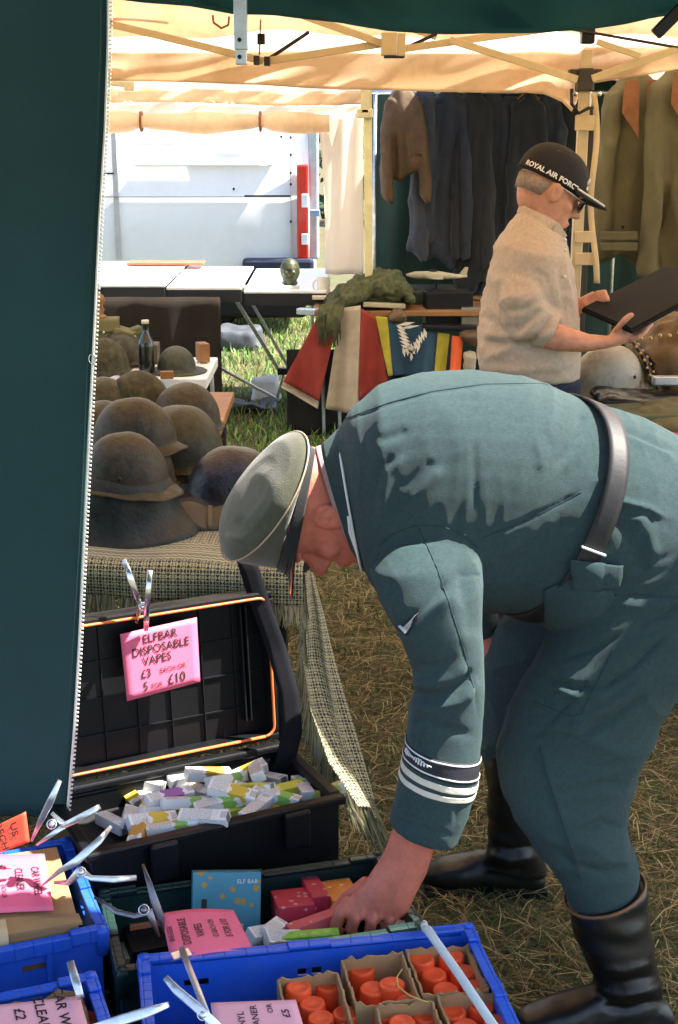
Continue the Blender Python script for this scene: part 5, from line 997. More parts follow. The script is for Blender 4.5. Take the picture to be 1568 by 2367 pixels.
# ================================================================ table at the right with pale helmet and leather kit
rz = .70; rt_ = empty('kit_table', (1.5, 4.8, 0), 'table with khaki cover carrying the pale helmet and leather kit', 'table'); M_tan = mat('tan_cover', (.30, .23, .12), .9, bump=.3, weave=120)
q = MB(); q.box((1.55, 4.75, rz - .015), (1.5, 1.5, .03)); q.build('table_top', M_tan, rt_, bevel=.004)
q = MB(); q.sheet(lambda u, v: V(.80 + 1.5 * u, 3.99 + .01 * math.sin(u * 30), rz - .01 - .4 * v), 30, 6); q.build('cover', M_tan, rt_, True, solid=.003)
for x, y in ((.9, 4.1), (2.2, 4.1), (.9, 5.4), (2.2, 5.4)): q = MB(); q.tube([(x, y, rz - .03), (x, y, 0)], .014, 8); q.build('leg', M_blackm, rt_)
M_pale = mat('pale_helmet', (.46, .42, .32), .6, .05, var=.2, vscale=8, bump=.25, bscale=60, dirt=(.05, .04, .03), dirt_amt=.55, dirt_scale=10)
kit('dark brown wooden chest on the kit table under the pale helmet', 1420, 958, 4.6, (.34, .30, .09), mat('dark_wood2', (.05, .03, .015), .6), nm='wooden_chest', cat='chest')
helmet('m40', 1400, 915, 4.6, 30, 4, 1.02, M_pale, 'pale cream helmet with scuffed paint beside the standing man', pos=W(1402, 922, 4.55))
M_bl = mat('black_leather', (.012, .011, .012), .3, bump=.2, bscale=60); M_brass = mat('brass_stud', (.55, .40, .15), .3, .9, bump=0)
bp = [W(x, y, Yb) for x, y, Yb in ((1400, 806, 4.66), (1432, 782, 4.62), (1466, 790, 4.58), (1492, 826, 4.54), (1508, 870, 4.50), (1530, 905, 4.46))]
bl_ = ribbon(bp, .020, V(.75, 0, -.45), 40).build('studded_belt', M_bl, None, True, 'black studded leather belt arched over the pale helmet', 'belt', solid=.006)
for k in range(9):
    t = .25 + k * .08; f_ = t * 5; i = min(int(f_), 4); p = bp[i].lerp(bp[i + 1], f_ - i)
    for s in (-1, 1): q = MB(); q.ball(p + V(.75, 0, -.45) * .014 * s + V(0, -.006, 0), .0055, seg=8); q.build('stud', M_brass, bl_, True)
heap('leather_jerkin', [(1470, 800, 820), (1490, 772, 880), (1520, 740, 900), (1560, 728, 905), (1620, 735, 910), (1680, 780, 915)], 4.5, 4.9, mat('brown_hide', (.13, .075, .025), .6, var=.3, bump=.4, bscale=50), 'brown leather jerkin with a row of brass studs on the kit table', 'jerkin', .035, 9)
for k in range(5): q = MB(); q.ball(W(1482 + k * 22, 782 - k * 3 + (k % 2) * 3, 4.46), .007, seg=8); q.build('brass_stud', M_brass, None, True, 'brass stud in the row along the brown leather jerkin', 'stud', 'brass studs on the jerkin')
heap('peaked_cap', [(1372, 915, 925), (1388, 900, 930), (1410, 897, 932), (1450, 905, 932), (1520, 908, 934), (1600, 912, 934)], 4.25, 4.5, M_bl, 'shiny black leather gaiter lying below the pale helmet', 'gaiter', .008, 20)
heap('khaki_bag', [(1470, 962, 985), (1486, 938, 1000), (1520, 926, 1010), (1560, 930, 1015), (1620, 940, 1015), (1660, 970, 1010)], 4.02, 4.3, M_kh, 'soft khaki canvas bag on the corner of the kit table', 'bag', .02, 12)
kit('small bright metal buckle box beside the studded belt', 1545, 880, 4.4, (.10, .04, .03), M_steel); kit('flat olive paper folder under the khaki bag', 1440, 955, 4.15, (.26, .2, .02), M_ol, (0, 0, 12)); kit('white and red packet at the edge of the kit table', 1560, 1003, 4.05, (.14, .1, .02), mat('red_packet', (.6, .08, .05), .5))
# ================================================================ people
from mathutils.bvhtree import BVHTree
def pr(a, b, Y, hw, dY=0):                  # ring seen edge-on between two pixels, hw = half thickness along the view
    A, B = W(*a, Y + dY), W(*b, Y + dY); return ((A + B) / 2, (B - A) / 2, V(0, hw, 0))
def scaled(rings, k): return [(c, a * k, b * k) for c, a, b in rings]
def bvh_of(me): return BVHTree.FromPolygons([v.co.copy() for v in me.vertices], [tuple(p.vertices) for p in me.polygons])
def hit(bv, px, py, off=.003):
    o = V(0, 0, CAM_H); d = ray(px, py).normalized(); loc, n, i, dist = bv.ray_cast(o, d)
    if loc is None: return None
    if n.dot(d) > 0: n = -n
    return loc + n * off
def patch(bv, quad, name, m, parent, off=.004, nu=14, nv=14, solid=.003, puff=0, subs=None):
    tl, tr, br, bl_ = quad; last = [None]
    def fn(u, v):
        x = (tl[0] * (1 - u) + tr[0] * u) * (1 - v) + (bl_[0] * (1 - u) + br[0] * u) * v; y = (tl[1] * (1 - u) + tr[1] * u) * (1 - v) + (bl_[1] * (1 - u) + br[1] * u) * v
        p = hit(bv, x, y, off + puff * 16 * u * (1 - u) * v * (1 - v)); p = p if p is not None else last[0]; last[0] = p; return p
    q = MB(); q.sheet(fn, nu, nv); return q.build(name, m, parent, True, solid=solid)
def trim(bv, pts, rad, name, m, parent, off=.002, step=8):
    P = []
    for i in range(len(pts) - 1):
        a, b = pts[i], pts[i + 1]; n = max(1, int(math.hypot(b[0] - a[0], b[1] - a[1]) / step))
        for k in range(n): h = hit(bv, a[0] + (b[0] - a[0]) * k / n, a[1] + (b[1] - a[1]) * k / n, off); P += [h] if h is not None else []
    h = hit(bv, *pts[-1], off); P += [h] if h is not None else []
    if len(P) < 2: return
    q = MB(); q.tube(P, rad, 6); return q.build(name, m, parent, True)
def head_shell(q, M, bald=True):
    prof = [(-.004, .072, .030, .022), (.004, .090, .005, .036), (.022, .096, -.030, .050), (.042, .094, -.062, .058), (.052, .098, -.072, .061), (.064, .097, -.080, .064), (.082, .094, -.088, .068), (.105, .090, -.096, .072), (.128, .084, -.100, .0735), (.148, .092, -.104, .076), (.170, .090, -.104, .078), (.195, .078, -.096, .074), (.215, .055, -.075, .060), (.230, .020, -.045, .036), (.236, .0, -.02, .012)]
    rings = []
    for z, fx, bx, hw in prof: rings.append((M @ V((fx + bx) / 2, 0, z), (M.to_3x3() @ V((fx - bx) / 2, 0, 0)), M.to_3x3() @ V(0, hw, 0)))
    q.loft(rings, 30, power=2.3)
    m3 = M.to_3x3(); B = lambda c, r: q.ball(M @ V(*c), r, m3)
    q.loft([(M @ V(.088, 0, .142), m3 @ V(.010, 0, 0), m3 @ V(0, .008, 0)), (M @ V(.097, 0, .118), m3 @ V(.016, 0, 0), m3 @ V(0, .010, 0)), (M @ V(.108, 0, .100), m3 @ V(.025, 0, 0), m3 @ V(0, .016, 0)), (M @ V(.108, 0, .089), m3 @ V(.021, 0, 0), m3 @ V(0, .017, 0)), (M @ V(.098, 0, .082), m3 @ V(.008, 0, 0), m3 @ V(0, .010, 0))], 14)
    for s in (-1, 1):
        B((-.004, s * .078, .118), (.023, .008, .033)); B((-.012, s * .083, .123), (.017, .006, .024)); B((.05, s * .045, .098), (.03, .022, .024)); B((.088, s * .03, .150), (.012, .024, .008)); B((.100, s * .012, .090), (.012, .009, .009))
    B((.097, 0, .062), (.011, .025, .006)); B((.096, 0, .052), (.011, .022, .006)); B((.086, 0, .016), (.018, .024, .016))
def eyes(M, parent, m_eye):
    pass
M_skin = mat('skin_flushed', (.62, .18, .115), .55, var=.18, vscale=30, bump=.25, bscale=220, spec=.4); n_, l_, b_ = nodes_of(M_skin); b_.inputs['Subsurface Weight'].default_value = .25; b_.inputs['Subsurface Radius'].default_value = (.012, .004, .002); b_.inputs['Subsurface Scale'].default_value = .6
M_skin2 = mat('skin_tanned', (.62, .30, .19), .55, var=.18, vscale=30, bump=.25, bscale=220, spec=.4); n_, l_, b_ = nodes_of(M_skin2); b_.inputs['Subsurface Weight'].default_value = .2; b_.inputs['Subsurface Radius'].default_value = (.012, .004, .002); b_.inputs['Subsurface Scale'].default_value = .6
M_tun = mat('field_grey_wool', (.040, .088, .092), .92, var=.20, vscale=110, bump=.8, bscale=420, sheen=.04, weave=260); M_tun2 = mat('field_grey_trousers', (.038, .084, .088), .92, var=.20, vscale=110, bump=.8, bscale=420, sheen=.03, weave=260)
M_boot = mat('black_boot_leather', (.006, .0055, .005), .40, var=.3, vscale=8, bump=.3, bscale=40)
M_pipe = mat('white_piping', (.78, .77, .74), .7, bump=.1); M_seam = mat('seam_thread', (.024, .048, .052), .9, bump=0)
# ---- bending man
Y0 = 2.76
torso = [pr((772, 1015), (836, 1300), Y0, .075), pr((812, 948), (850, 1335), Y0, .140), pr((875, 896), (880, 1368), Y0, .195), pr((975, 868), (955, 1390), Y0, .222), pr((1100, 862), (1040, 1402), Y0, .225), pr((1220, 878), (1100, 1400), Y0, .220), pr((1335, 922), (1150, 1396), Y0, .208), pr((1400, 945), (1215, 1405), Y0, .218), pr((1500, 975), (1275, 1455), Y0, .235), pr((1610, 1030), (1360, 1500), Y0, .245), pr((1730, 1130), (1470, 1530), Y0, .245), pr((1800, 1230), (1580, 1540), Y0, .23)]
YA = 2.505
sleeve = [(W(985, 1190, YA + .17), V(.085, 0, .0), V(0, .07, .03)), pr((878, 1242), (1090, 1215), YA + .115, .095), pr((854, 1312), (1110, 1275), YA + .062, .095), pr((878, 1388), (1114, 1355), YA + .025, .090), pr((922, 1462), (1115, 1440), YA, .082), pr((955, 1540), (1118, 1520), YA, .076), pr((958, 1600), (1121, 1590), YA, .073), pr((945, 1650), (1118, 1650), YA, .071), pr((942, 1715), (1108, 1722), YA - .005, .068), pr((925, 1795), (1100, 1806), YA - .01, .067), pr((912, 1870), (1078, 1890), YA - .01, .064), pr((905, 1902), (1056, 1950), YA - .01, .060)]
fars = [pr((900, 1260), (1100, 1240), 2.98, .085), pr((960, 1350), (1110, 1330), 3.0, .075), pr((1040, 1420), (1140, 1390), 3.0, .06), pr((1080, 1480), (1160, 1450), 2.97, .05)]
nleg = [pr((1330, 1330), (1760, 1330), 2.64, .13), pr((1285, 1430), (1690, 1440), 2.63, .135), pr((1235, 1540), (1590, 1562), 2.61, .125), pr((1182, 1640), (1512, 1682), 2.59, .118), pr((1158, 1725), (1462, 1785), 2.57, .112), pr((1168, 1805), (1445, 1880), 2.55, .108), pr((1205, 1890), (1455, 1950), 2.53, .10), pr((1262, 1985), (1476, 2015), 2.52, .09), pr((1312, 2062), (1478, 2050), 2.51, .078), pr((1330, 2110), (1470, 2100), 2.51, .065)]
fleg = [pr((1300, 1330), (1720, 1330), 2.88, .13), pr((1160, 1440), (1600, 1470), 2.90, .12), pr((1118, 1530), (1400, 1560), 2.93, .11), pr((1112, 1620), (1300, 1660), 2.95, .095), pr((1116, 1700), (1248, 1730), 2.97, .075), pr((1122, 1760), (1240, 1780), 2.98, .06)]
hc = Vector((-.19, 0, -.98)).normalized(); cc = Vector((-.95, -.20, .18)); cc = (cc - hc * cc.dot(hc)).normalized(); yy = cc.cross(hc); O = W(762, 1196, 2.68) - (cc * .118 + hc * (-.004) + yy * .078) * 1.13
M1 = Matrix(((hc.x, yy.x, cc.x, O.x), (hc.y, yy.y, cc.y, O.y), (hc.z, yy.z, cc.z, O.z), (0, 0, 0, 1))) @ Matrix.Scale(1.13, 4)
q = MB(); head_shell(q, M1)
nk0, nk1 = M1 @ V(-.035, 0, .05), W(850, 1130, Y0); q.loft([(nk0, M1.to_3x3() @ V(.062, 0, 0), M1.to_3x3() @ V(0, .062, 0)), ((nk0 + nk1) / 2, V(0, 0, .070), V(0, .068, 0)), (nk1, V(0, 0, .085), V(0, .085, 0))], 22)
q.loft(scaled(torso, .86)[1:]); q.loft(scaled(sleeve, .55)[2:]); q.loft(scaled(fars, .6)); q.loft(scaled(nleg, .8)); q.loft(scaled(fleg, .8))
YH = 2.50
q.loft([pr((935, 1850), (1040, 1880), YA - .01, .036), pr((908, 1918), (1004, 1962), YH, .033), pr((886, 1975), (988, 2016), YH, .030), pr((850, 2030), (962, 2066), YH - .005, .026), pr((808, 2076), (945, 2106), YH - .01, .022), pr((790, 2102), (930, 2122), YH - .015, .017)], 22)
for pts, rd in ((((812, 2080, 0), (784, 2112, -.018), (776, 2142, -.014), (784, 2164, 0)), (.0145, .0135, .0125, .0105)), (((845, 2092, -.004), (820, 2124, -.024), (812, 2148, -.018), (820, 2168, -.002)), (.0145, .0135, .012, .0105)), (((882, 2100, -.004), (860, 2130, -.024), (854, 2152, -.018), (860, 2170, -.002)), (.0138, .013, .0115, .010)), (((918, 2104, 0), (900, 2130, -.016), (892, 2148, -.012), (894, 2164, 0)), (.0125, .0115, .0105, .009)), (((850, 2040, .02), (800, 2078, .035), (775, 2105, .03), (768, 2132, .018)), (.016, .014, .0125, .010))):
    q.tube([W(x, y, YH - .01 + d) for x, y, d in pts], rd, 10)
    x, y, d = pts[-1]; q.ball(W(x, y, YH - .01 + d), rd[-1], seg=10)
q.loft([pr((1082, 1470), (1160, 1445), 2.97, .035), pr((1105, 1500), (1165, 1490), 2.95, .035), pr((1120, 1540), (1160, 1540), 2.94, .025)], 16)
# feet cores
bm_ = fuse(q, .0042, 3)
crease(bm_, [([(768, 1178), (750, 1186), (742, 1198), (752, 1206)], 5, -.004), ([(770, 1200), (764, 1206)], 4, -.006), ([(736, 1262), (722, 1286), (716, 1300)], 7, -.0025), ([(700, 1296), (722, 1312)], 5, -.003), ([(708, 1282), (728, 1290)], 5, .0015), ([(770, 1314), (792, 1312)], 5, -.003), ([(880, 1990), (850, 2040), (825, 2080)], 6, .0016), ([(910, 2000), (880, 2050), (866, 2090)], 6, .0016), ([(940, 2010), (920, 2060), (905, 2095)], 6, .0016), ([(826, 2092), (832, 2120), (836, 2150)], 4, -.003), ([(868, 2100), (872, 2125), (876, 2150)], 4, -.003), ([(905, 2106), (908, 2125)], 4, -.0025), ([(905, 1990), (930, 1985), (960, 2000)], 4, -.0012)])
p1 = finish(bm_, 'person', M_skin, label='bending man in a blue-grey uniform, peaked cap and black boots, reaching into a crate', cat='person')
# tunic
q = MB(); q.loft(torso, 40, power=2.25); q.loft(sleeve, 36, power=2.15); tm = fuse(q, .0056, 6)
ripple(tm, .005, 4, (1, 1, 1), 1); ridges(tm, .007, 3.2, (2.2, 1, .7), 4); ridges(tm, .0025, 9, (2, 1, .8), 6)
crease(tm, [(f[0], f[1], f[2] * (.5 if abs(f[2]) > .0045 else 1)) for f in [([(872, 1240), (886, 1150), (900, 1095), (940, 1052)], 11, .011), ([(895, 1228), (950, 1160), (1000, 1108), (1022, 1080)], 12, .013), ([(872, 1020), (905, 1008), (945, 992)], 12, -.009), ([(862, 1150), (880, 1080), (912, 1050)], 12, -.009), ([(925, 1130), (980, 1085), (1000, 1060)], 14, -.008), ([(800, 972), (900, 935), (1000, 908), (1120, 890), (1250, 888), (1320, 905)], 4, -.003), ([(1095, 1010), (1098, 1100), (1098, 1180)], 7, -.003), ([(1235, 1000), (1250, 1060), (1252, 1085)], 9, .007), ([(1262, 990), (1275, 1050)], 8, -.006), ([(1282, 1085), (1320, 1030), (1345, 975), (1350, 960)], 10, -.013), ([(1300, 1095), (1330, 1050), (1350, 1010)], 8, .010), ([(1120, 1240), (1200, 1210), (1290, 1165), (1345, 1135)], 5, -.004), ([(1140, 1330), (1220, 1270), (1280, 1210)], 16, -.010), ([(1150, 1300), (1230, 1240), (1290, 1190)], 12, .006), ([(1400, 985), (1440, 990), (1500, 1018), (1560, 1045)], 8, -.012), ([(1400, 1010), (1460, 1015), (1530, 1045), (1568, 1070)], 9, .008), ([(1408, 1072), (1432, 1068), (1450, 1075)], 7, -.009), ([(1382, 1145), (1440, 1160), (1500, 1175), (1545, 1200)], 7, .012), ([(1385, 1162), (1440, 1178), (1500, 1195)], 7, -.009), ([(1378, 1120), (1400, 1100), (1425, 1105)], 8, .010), ([(1420, 1195), (1450, 1230), (1500, 1330)], 18, -.012), ([(1470, 1180), (1500, 1230), (1520, 1300)], 14, .010), ([(1380, 1230), (1400, 1300), (1395, 1360)], 12, -.007), ([(1430, 1300), (1500, 1300), (1560, 1280)], 10, -.006), ([(1440, 1390), (1500, 1370), (1568, 1340)], 8, -.007), ([(1440, 1370), (1500, 1352), (1568, 1322)], 9, .006), ([(820, 1180), (835, 1100), (830, 1010)], 9, .005), ([(1010, 930), (1060, 1000), (1080, 1060)], 40, .006), ([(1150, 940), (1200, 1000)], 40, -.005)]])
crease(tm, [([(955, 1602), (985, 1612), (1030, 1606), (1075, 1578), (1098, 1548)], 10, -.012), ([(958, 1575), (1000, 1582), (1050, 1565), (1085, 1530)], 12, .010), ([(950, 1632), (1000, 1640), (1060, 1622), (1100, 1590)], 11, .009), ([(948, 1668), (1000, 1672), (1050, 1690), (1095, 1700)], 10, -.006), ([(950, 1690), (965, 1720), (985, 1740)], 8, -.005), ([(930, 1490), (1000, 1430), (1055, 1360)], 16, .008), ([(925, 1450), (985, 1400), (1040, 1340)], 14, -.006), ([(965, 1215), (1005, 1300), (1040, 1400), (1070, 1500), (1095, 1590), (1105, 1660)], 4, -.003), ([(1060, 1290), (1080, 1400), (1100, 1480)], 18, -.006), ([(1065, 1330), (1110, 1330)], 4, -.003), ([(965, 1535), (1000, 1545), (1050, 1520)], 9, -.006), ([(1040, 1680), (1080, 1620), (1095, 1560)], 12, .005), ([(905, 1890), (980, 1915), (1052, 1935)], 4, -.002), ([(1072, 1760), (1050, 1920)], 4, -.002)])
tb_ = sb_ = bvh_of(tm); tun = finish(tm, 'tunic', M_tun, p1, label='blue-grey woollen tunic'); slv = tun
q = MB(); q.loft(fars, 24); f2 = fuse(q, .01, 4); finish(f2, 'sleeve', M_tun, p1)
for pts in (([(878, 1262), (905, 1236), (960, 1214), (1020, 1216), (1075, 1236), (1105, 1268)]), ): trim(tb_, pts, .0009, 'shoulder_seam', M_seam, tun, .0005)
trim(sb_, [(968, 1218), (1010, 1310), (1040, 1400), (1072, 1500), (1095, 1590)], .0008, 'sleeve_seam', M_seam, slv, .001); trim(tb_, [(800, 968), (900, 931), (1000, 905), (1120, 888), (1250, 886), (1310, 898)], .0007, 'back_seam', M_seam, tun, .0008)
trim(tb_, [(1118, 1242), (1200, 1211), (1290, 1166), (1345, 1136)], .0008, 'side_seam', M_seam, tun, .001)
# cuff band with script strip and stripes; eagle-shaped badge
def band(l0, r0, l1, r1, name, m, off):
    q = MB(); N = 40; rows = []
    for i in range(9):
        t = i / 8; a = (l0[0] + (l1[0] - l0[0]) * t, l0[1] + (l1[1] - l0[1]) * t); b = (r0[0] + (r1[0] - r0[0]) * t, r0[1] + (r1[1] - r0[1]) * t); rows.append((a, b))
    def fn(u, v):
        i = v * 8; k = min(int(i), 7); f = i - k; a = [rows[k][0][j] * (1 - f) + rows[k + 1][0][j] * f for j in (0, 1)]; b = [rows[k][1][j] * (1 - f) + rows[k + 1][1][j] * f for j in (0, 1)]
        A, B = W(*a, YA - .006), W(*b, YA - .006); c = (A + B) / 2; ax = (B - A) / 2; t = 2 * math.pi * u; ca, sa = math.cos(t), math.sin(t); e = .93
        p = c + ax * (1 + off / ax.length) * math.copysign(abs(ca) ** e, ca) + V(0, .0675 + off, 0) * math.copysign(abs(sa) ** e, sa)
        loc, nn_, ii, dd_ = sb_.find_nearest(p); out_ = p - c; nn_ = nn_ if nn_.dot(out_) > 0 else -nn_; return loc + nn_ * off
    q.sheet(fn, N, 8); return q.build(name, m, slv, True, solid=.001), fn
M_cuff = mat('black_cuff_band', (.012, .012, .018), .7, bump=.2, bscale=400)
bd_, bfn = band((934, 1706), (1110, 1742), (928, 1744), (1108, 1790), 'cuff_band', M_cuff, .0016); band((933, 1709), (1110, 1746), (932, 1712), (1110, 1749), 'band_edge', M_pipe, .0028); band((929, 1737), (1108, 1782), (929, 1740), (1108, 1785), 'band_edge', M_pipe, .0028)
band((927, 1752), (1108, 1800), (926, 1766), (1107, 1815), 'cuff_stripe', mat('cream_braid', (.66, .60, .48), .8, bump=.3), .0018); band((925, 1776), (1106, 1822), (923, 1788), (1104, 1834), 'cuff_stripe', MATS['cream_braid'], .0018)
# illegible handwriting on the strip: one looping thread
q = MB(); pts = []
for i in range(200):
    t = i / 199; u = .53 + .17 * t; u += .006 * math.cos(t * 75); v = .47 + .15 * math.sin(t * 75) * (.65 + .35 * math.sin(t * 11)); p = bfn(u, v); pts.append(p + (V(0, 0, CAM_H) - p).normalized() * .004)
q.tube(pts, .0010, 5); q.build('script_thread', M_pipe, tun, True)
patch(sb_, ((922, 1452), (972, 1408), (968, 1432), (942, 1470)), 'sleeve_badge', M_cuff, slv, .002, 8, 8, .0015)
q = MB()
for i in range(5):
    a = hit(sb_, 938 + i * 1.5, 1452 + i * 3, .006); b = hit(sb_, 966 - i * 3, 1416 + i * 8, .006); n = V(.0016, 0, .0016); q.add([a - n, a + n, b + n, b - n], [(0, 1, 2, 3)])
for i in range(3): a = hit(sb_, 928 + i * 5, 1444 + i * 4, .006); b = hit(sb_, 940 + i * 2, 1458 + i * 3, .006); n = V(.002, 0, .0015); q.add([a - n, a + n, b + n, b - n], [(0, 1, 2, 3)])
q.build('badge_feathers', mat('grey_thread', (.6, .58, .55), .7), slv, solid=.001)
# belt, keeper, buckle
Bt, Bb = W(1366, 934, Y0), W(1162, 1402, Y0); bc = (Bt + Bb) / 2; bx = (Bt - Bb) / 2; sd = V(.062, -.222, 0); along = V(bx.z, 0, -bx.x).normalized()
def beltfn(u, v):
    t = 2 * math.pi * u; w_ = .041; p = bc + bx * 1.03 * math.copysign(abs(math.cos(t)) ** .9, math.cos(t)) + sd * 1.03 * math.copysign(abs(math.sin(t)) ** .9, math.sin(t)); return p + along * w_ * (v - .5)
q = MB(); q.sheet(beltfn, 120, 4); be = q.build('belt', mat('belt_leather', (.009, .008, .010), .6, var=.25, bump=.2, bscale=50), p1, True, solid=.005)
for t0 in (.262,):
    q = MB(); a, b = beltfn(t0, -.1), beltfn(t0, 1.1); o_ = (sd * math.sin(2 * math.pi * t0)).normalized() * .005; q.bar(a + o_, b + o_, .008, .004); q.build('belt_keeper', M_whitep, be, bevel=.001)
q = MB(); a, b = W(1122, 1412, Y0 - .06), W(1182, 1386, Y0 - .08); q.bar(a, b, .006, .006); q.bar(a + V(0, .06, -.005), b + V(0, .06, -.005), .006, .006); q.build('buckle', M_chrome, be, True)
# lower pocket and flap
pk = patch(tb_, ((1258, 1362), (1392, 1300), (1440, 1430), (1262, 1505)), 'pocket', M_tun, tun, .003, 18, 18, .003, puff=.016); patch(tb_, ((1318, 1288), (1440, 1306), (1432, 1352), (1330, 1372)), 'pocket_flap', M_tun, tun, .012, 14, 10, .004, puff=.008)
trim(tb_, [(1345, 1292), (1368, 1318), (1375, 1345)], .002, 'pocket_edge', M_tun, tun, .014); trim(tb_, [(1398, 1368), (1428, 1405), (1442, 1432), (1400, 1455), (1330, 1485)], .0022, 'pocket_edge', M_tun, tun, .008)
# collar
def ringband(rA, rB, name, m, k=1.0, par=p1, solid=.004):
    (cA, aA, bA), (cB, aB, bB) = rA, rB; q = MB(); q.sheet(lambda u, v: cA.lerp(cB, v) + (aA.lerp(aB, v) * math.cos(2 * math.pi * u) + bA.lerp(bB, v) * math.sin(2 * math.pi * u)) * k, 48, 6); return q.build(name, m, par, True, solid=solid)
cA = pr((744, 1032), (818, 1272), Y0 - .005, .086); cB = pr((792, 985), (848, 1322), Y0, .098); col_ = ringband(cA, cB, 'collar', M_tun)
c0 = pr((731, 1036), (806, 1246), Y0 - .005, .080); c1 = pr((752, 1030), (818, 1262), Y0 - .005, .084); ringband(c0, c1, 'collar_lining', mat('collar_lining', (.36, .24, .25), .8, bump=.2), par=col_)
def ringtube(r, rad, name, m, par, k=1.03, u0=0, u1=1): c, a, b = r; q = MB(); q.tube([c + (a * math.cos(2 * math.pi * u) + b * math.sin(2 * math.pi * u)) * k for u in np.linspace(u0, u1, 48)], rad, 6); return q.build(name, m, par, True)
ringtube(pr((782, 1010), (836, 1312), Y0 - .004, .096), .0028, 'collar_piping', M_pipe, col_, 1.03)
q = MB(); a = [W(x, y, Y0 - .075 + d) for x, y, d in ((806, 1192, -.02), (812, 1230, -.015), (826, 1270, 0), (836, 1300, .02))]; q.tube(a, [.004, .006, .006, .005], 6); q.build('collar_edge', M_pipe, col_, True)
q = MB(); q.hexa([W(812, 1215, Y0 - .085), W(826, 1205, Y0 - .09), W(846, 1290, Y0 - .06), W(830, 1318, Y0 - .055)], [W(812, 1215, Y0 - .080), W(826, 1205, Y0 - .085), W(846, 1290, Y0 - .055), W(830, 1318, Y0 - .05)]); q.build('collar_patch', M_cuff, col_)
# trousers
q = MB(); q.loft(nleg, 36, power=2.2); q.loft(fleg, 30); me = fuse(q, .0065, 8); ripple(me, .008, 6, (1, 1, 1), 5); ridges(me, .016, 4, (1.0, 1, 1.5), 6); ridges(me, .007, 8, (.8, 1, 1.8), 7)
crease(me, [(f[0], f[1] * .85, f[2] * 1.0) for f in [([(1260, 1560), (1330, 1590), (1400, 1588), (1470, 1540), (1568, 1440)], 7, -.008), ([(1265, 1580), (1330, 1612), (1410, 1606)], 9, .006), ([(1215, 1718), (1280, 1665), (1340, 1600), (1400, 1500)], 5, -.004), ([(1252, 1720), (1268, 1800), (1300, 1900), (1330, 1985), (1342, 2040)], 4, .005), ([(1320, 1680), (1400, 1640), (1500, 1560)], 10, .007), ([(1330, 1705), (1410, 1665), (1500, 1600)], 10, -.008), ([(1210, 1700), (1300, 1700), (1420, 1745)], 9, -.005), ([(1320, 1830), (1380, 1815), (1440, 1810)], 9, -.005), ([(1320, 1850), (1380, 1838), (1440, 1838)], 9, .005), ([(1330, 1930), (1390, 1900), (1450, 1920)], 9, -.006), ([(1280, 1960), (1330, 2000), (1400, 2020), (1465, 2000)], 10, -.007), ([(1250, 1930), (1290, 1950), (1340, 1950)], 9, .006), ([(1180, 1760), (1230, 1740), (1290, 1760)], 10, .004), ([(1470, 1450), (1520, 1430), (1568, 1400)], 8, -.006), ([(1440, 1500), (1520, 1470), (1568, 1450)], 9, .006), ([(1300, 1520), (1380, 1500), (1440, 1460)], 8, -.006)]])
lb_ = bvh_of(me); tro = finish(me, 'trousers', M_tun2, p1)
trim(lb_, [(1250, 1725), (1268, 1800), (1300, 1900), (1330, 1985), (1345, 2045)], .0009, 'trouser_seam', M_seam, tro, .001); trim(lb_, [(1232, 1620), (1320, 1655), (1345, 1650), (1420, 1500)], .0009, 'trouser_seam', M_seam, tro, .001)
# boots
def boot(shaft, foot, Y, name='boot'):
    q = MB(); q.loft(shaft, 30, power=2.1)
    toe, heel, w = foot; d = (toe - heel); L = d.length; d.normalize(); s = V(d.y, -d.x, 0).normalized(); u = V(0, 0, 1)
    sec = [(0, .040, .034), (.10, .062, .040), (.3, .088, .040), (.5, .085, .042), (.68, .068, .050), (.85, .052, .048), (.96, .036, .034), (1.0, .022, .016)]
    q.loft([(heel + d * L * t + u * (h / 2 + .016), u * (h / 2), s * ww) for t, h, ww in sec], 24, power=2.6)
    me = fuse(q, .006, 4); ripple(me, .006, 12, (1, 1, 2.2), 8); return me
ns = [pr((1306, 2088), (1490, 2034), 2.505, .086), pr((1322, 2140), (1503, 2118), 2.50, .084), pr((1345, 2200), (1513, 2185), 2.495, .078), pr((1368, 2256), (1522, 2245), 2.49, .066), pr((1380, 2310), (1532, 2300), 2.485, .058), pr((1380, 2360), (1540, 2350), 2.48, .054)]
heel = W(1548, 2395, 2.48); heel.z = .0; toe = heel + V(-.31, -.02, 0)
me = boot(ns, (toe, heel, .05), 2.48); crease(me, [([(1380, 2262), (1430, 2276), (1520, 2255)], 8, -.008), ([(1376, 2285), (1440, 2300), (1525, 2285)], 9, .008), ([(1385, 2235), (1440, 2245), (1515, 2225)], 9, .006), ([(1390, 2325), (1450, 2335), (1530, 2310)], 8, -.008)])
bo1 = finish(me, 'boot', M_boot, p1); ringtube((ns[0][0], ns[0][1], ns[0][2]), .0035, 'boot_edge', mat('raw_leather_edge', (.20, .085, .035), .6), bo1, 1.0)
q = MB(); ctr_ = heel + (toe - heel) * .5; q.box((heel.x - .155, heel.y - .01, .008), (.30, .085, .014)); q.box((heel.x - .03, heel.y, .014), (.07, .075, .026)); q.build('sole', M_blackp, bo1, bevel=.006)
fs_ = [pr((1114, 1688), (1244, 1702), 2.97, .078), pr((1120, 1760), (1240, 1772), 2.98, .074), pr((1126, 1840), (1238, 1850), 2.99, .066), pr((1128, 1910), (1244, 1918), 2.99, .058), pr((1128, 1965), (1256, 1975), 2.99, .052), pr((1120, 2005), (1264, 2015), 2.99, .048)]
fh = G(1262, 2078, 0); fh.y = 3.0; ft0 = V(G(972, 2045, 0).x, 3.04, 0)
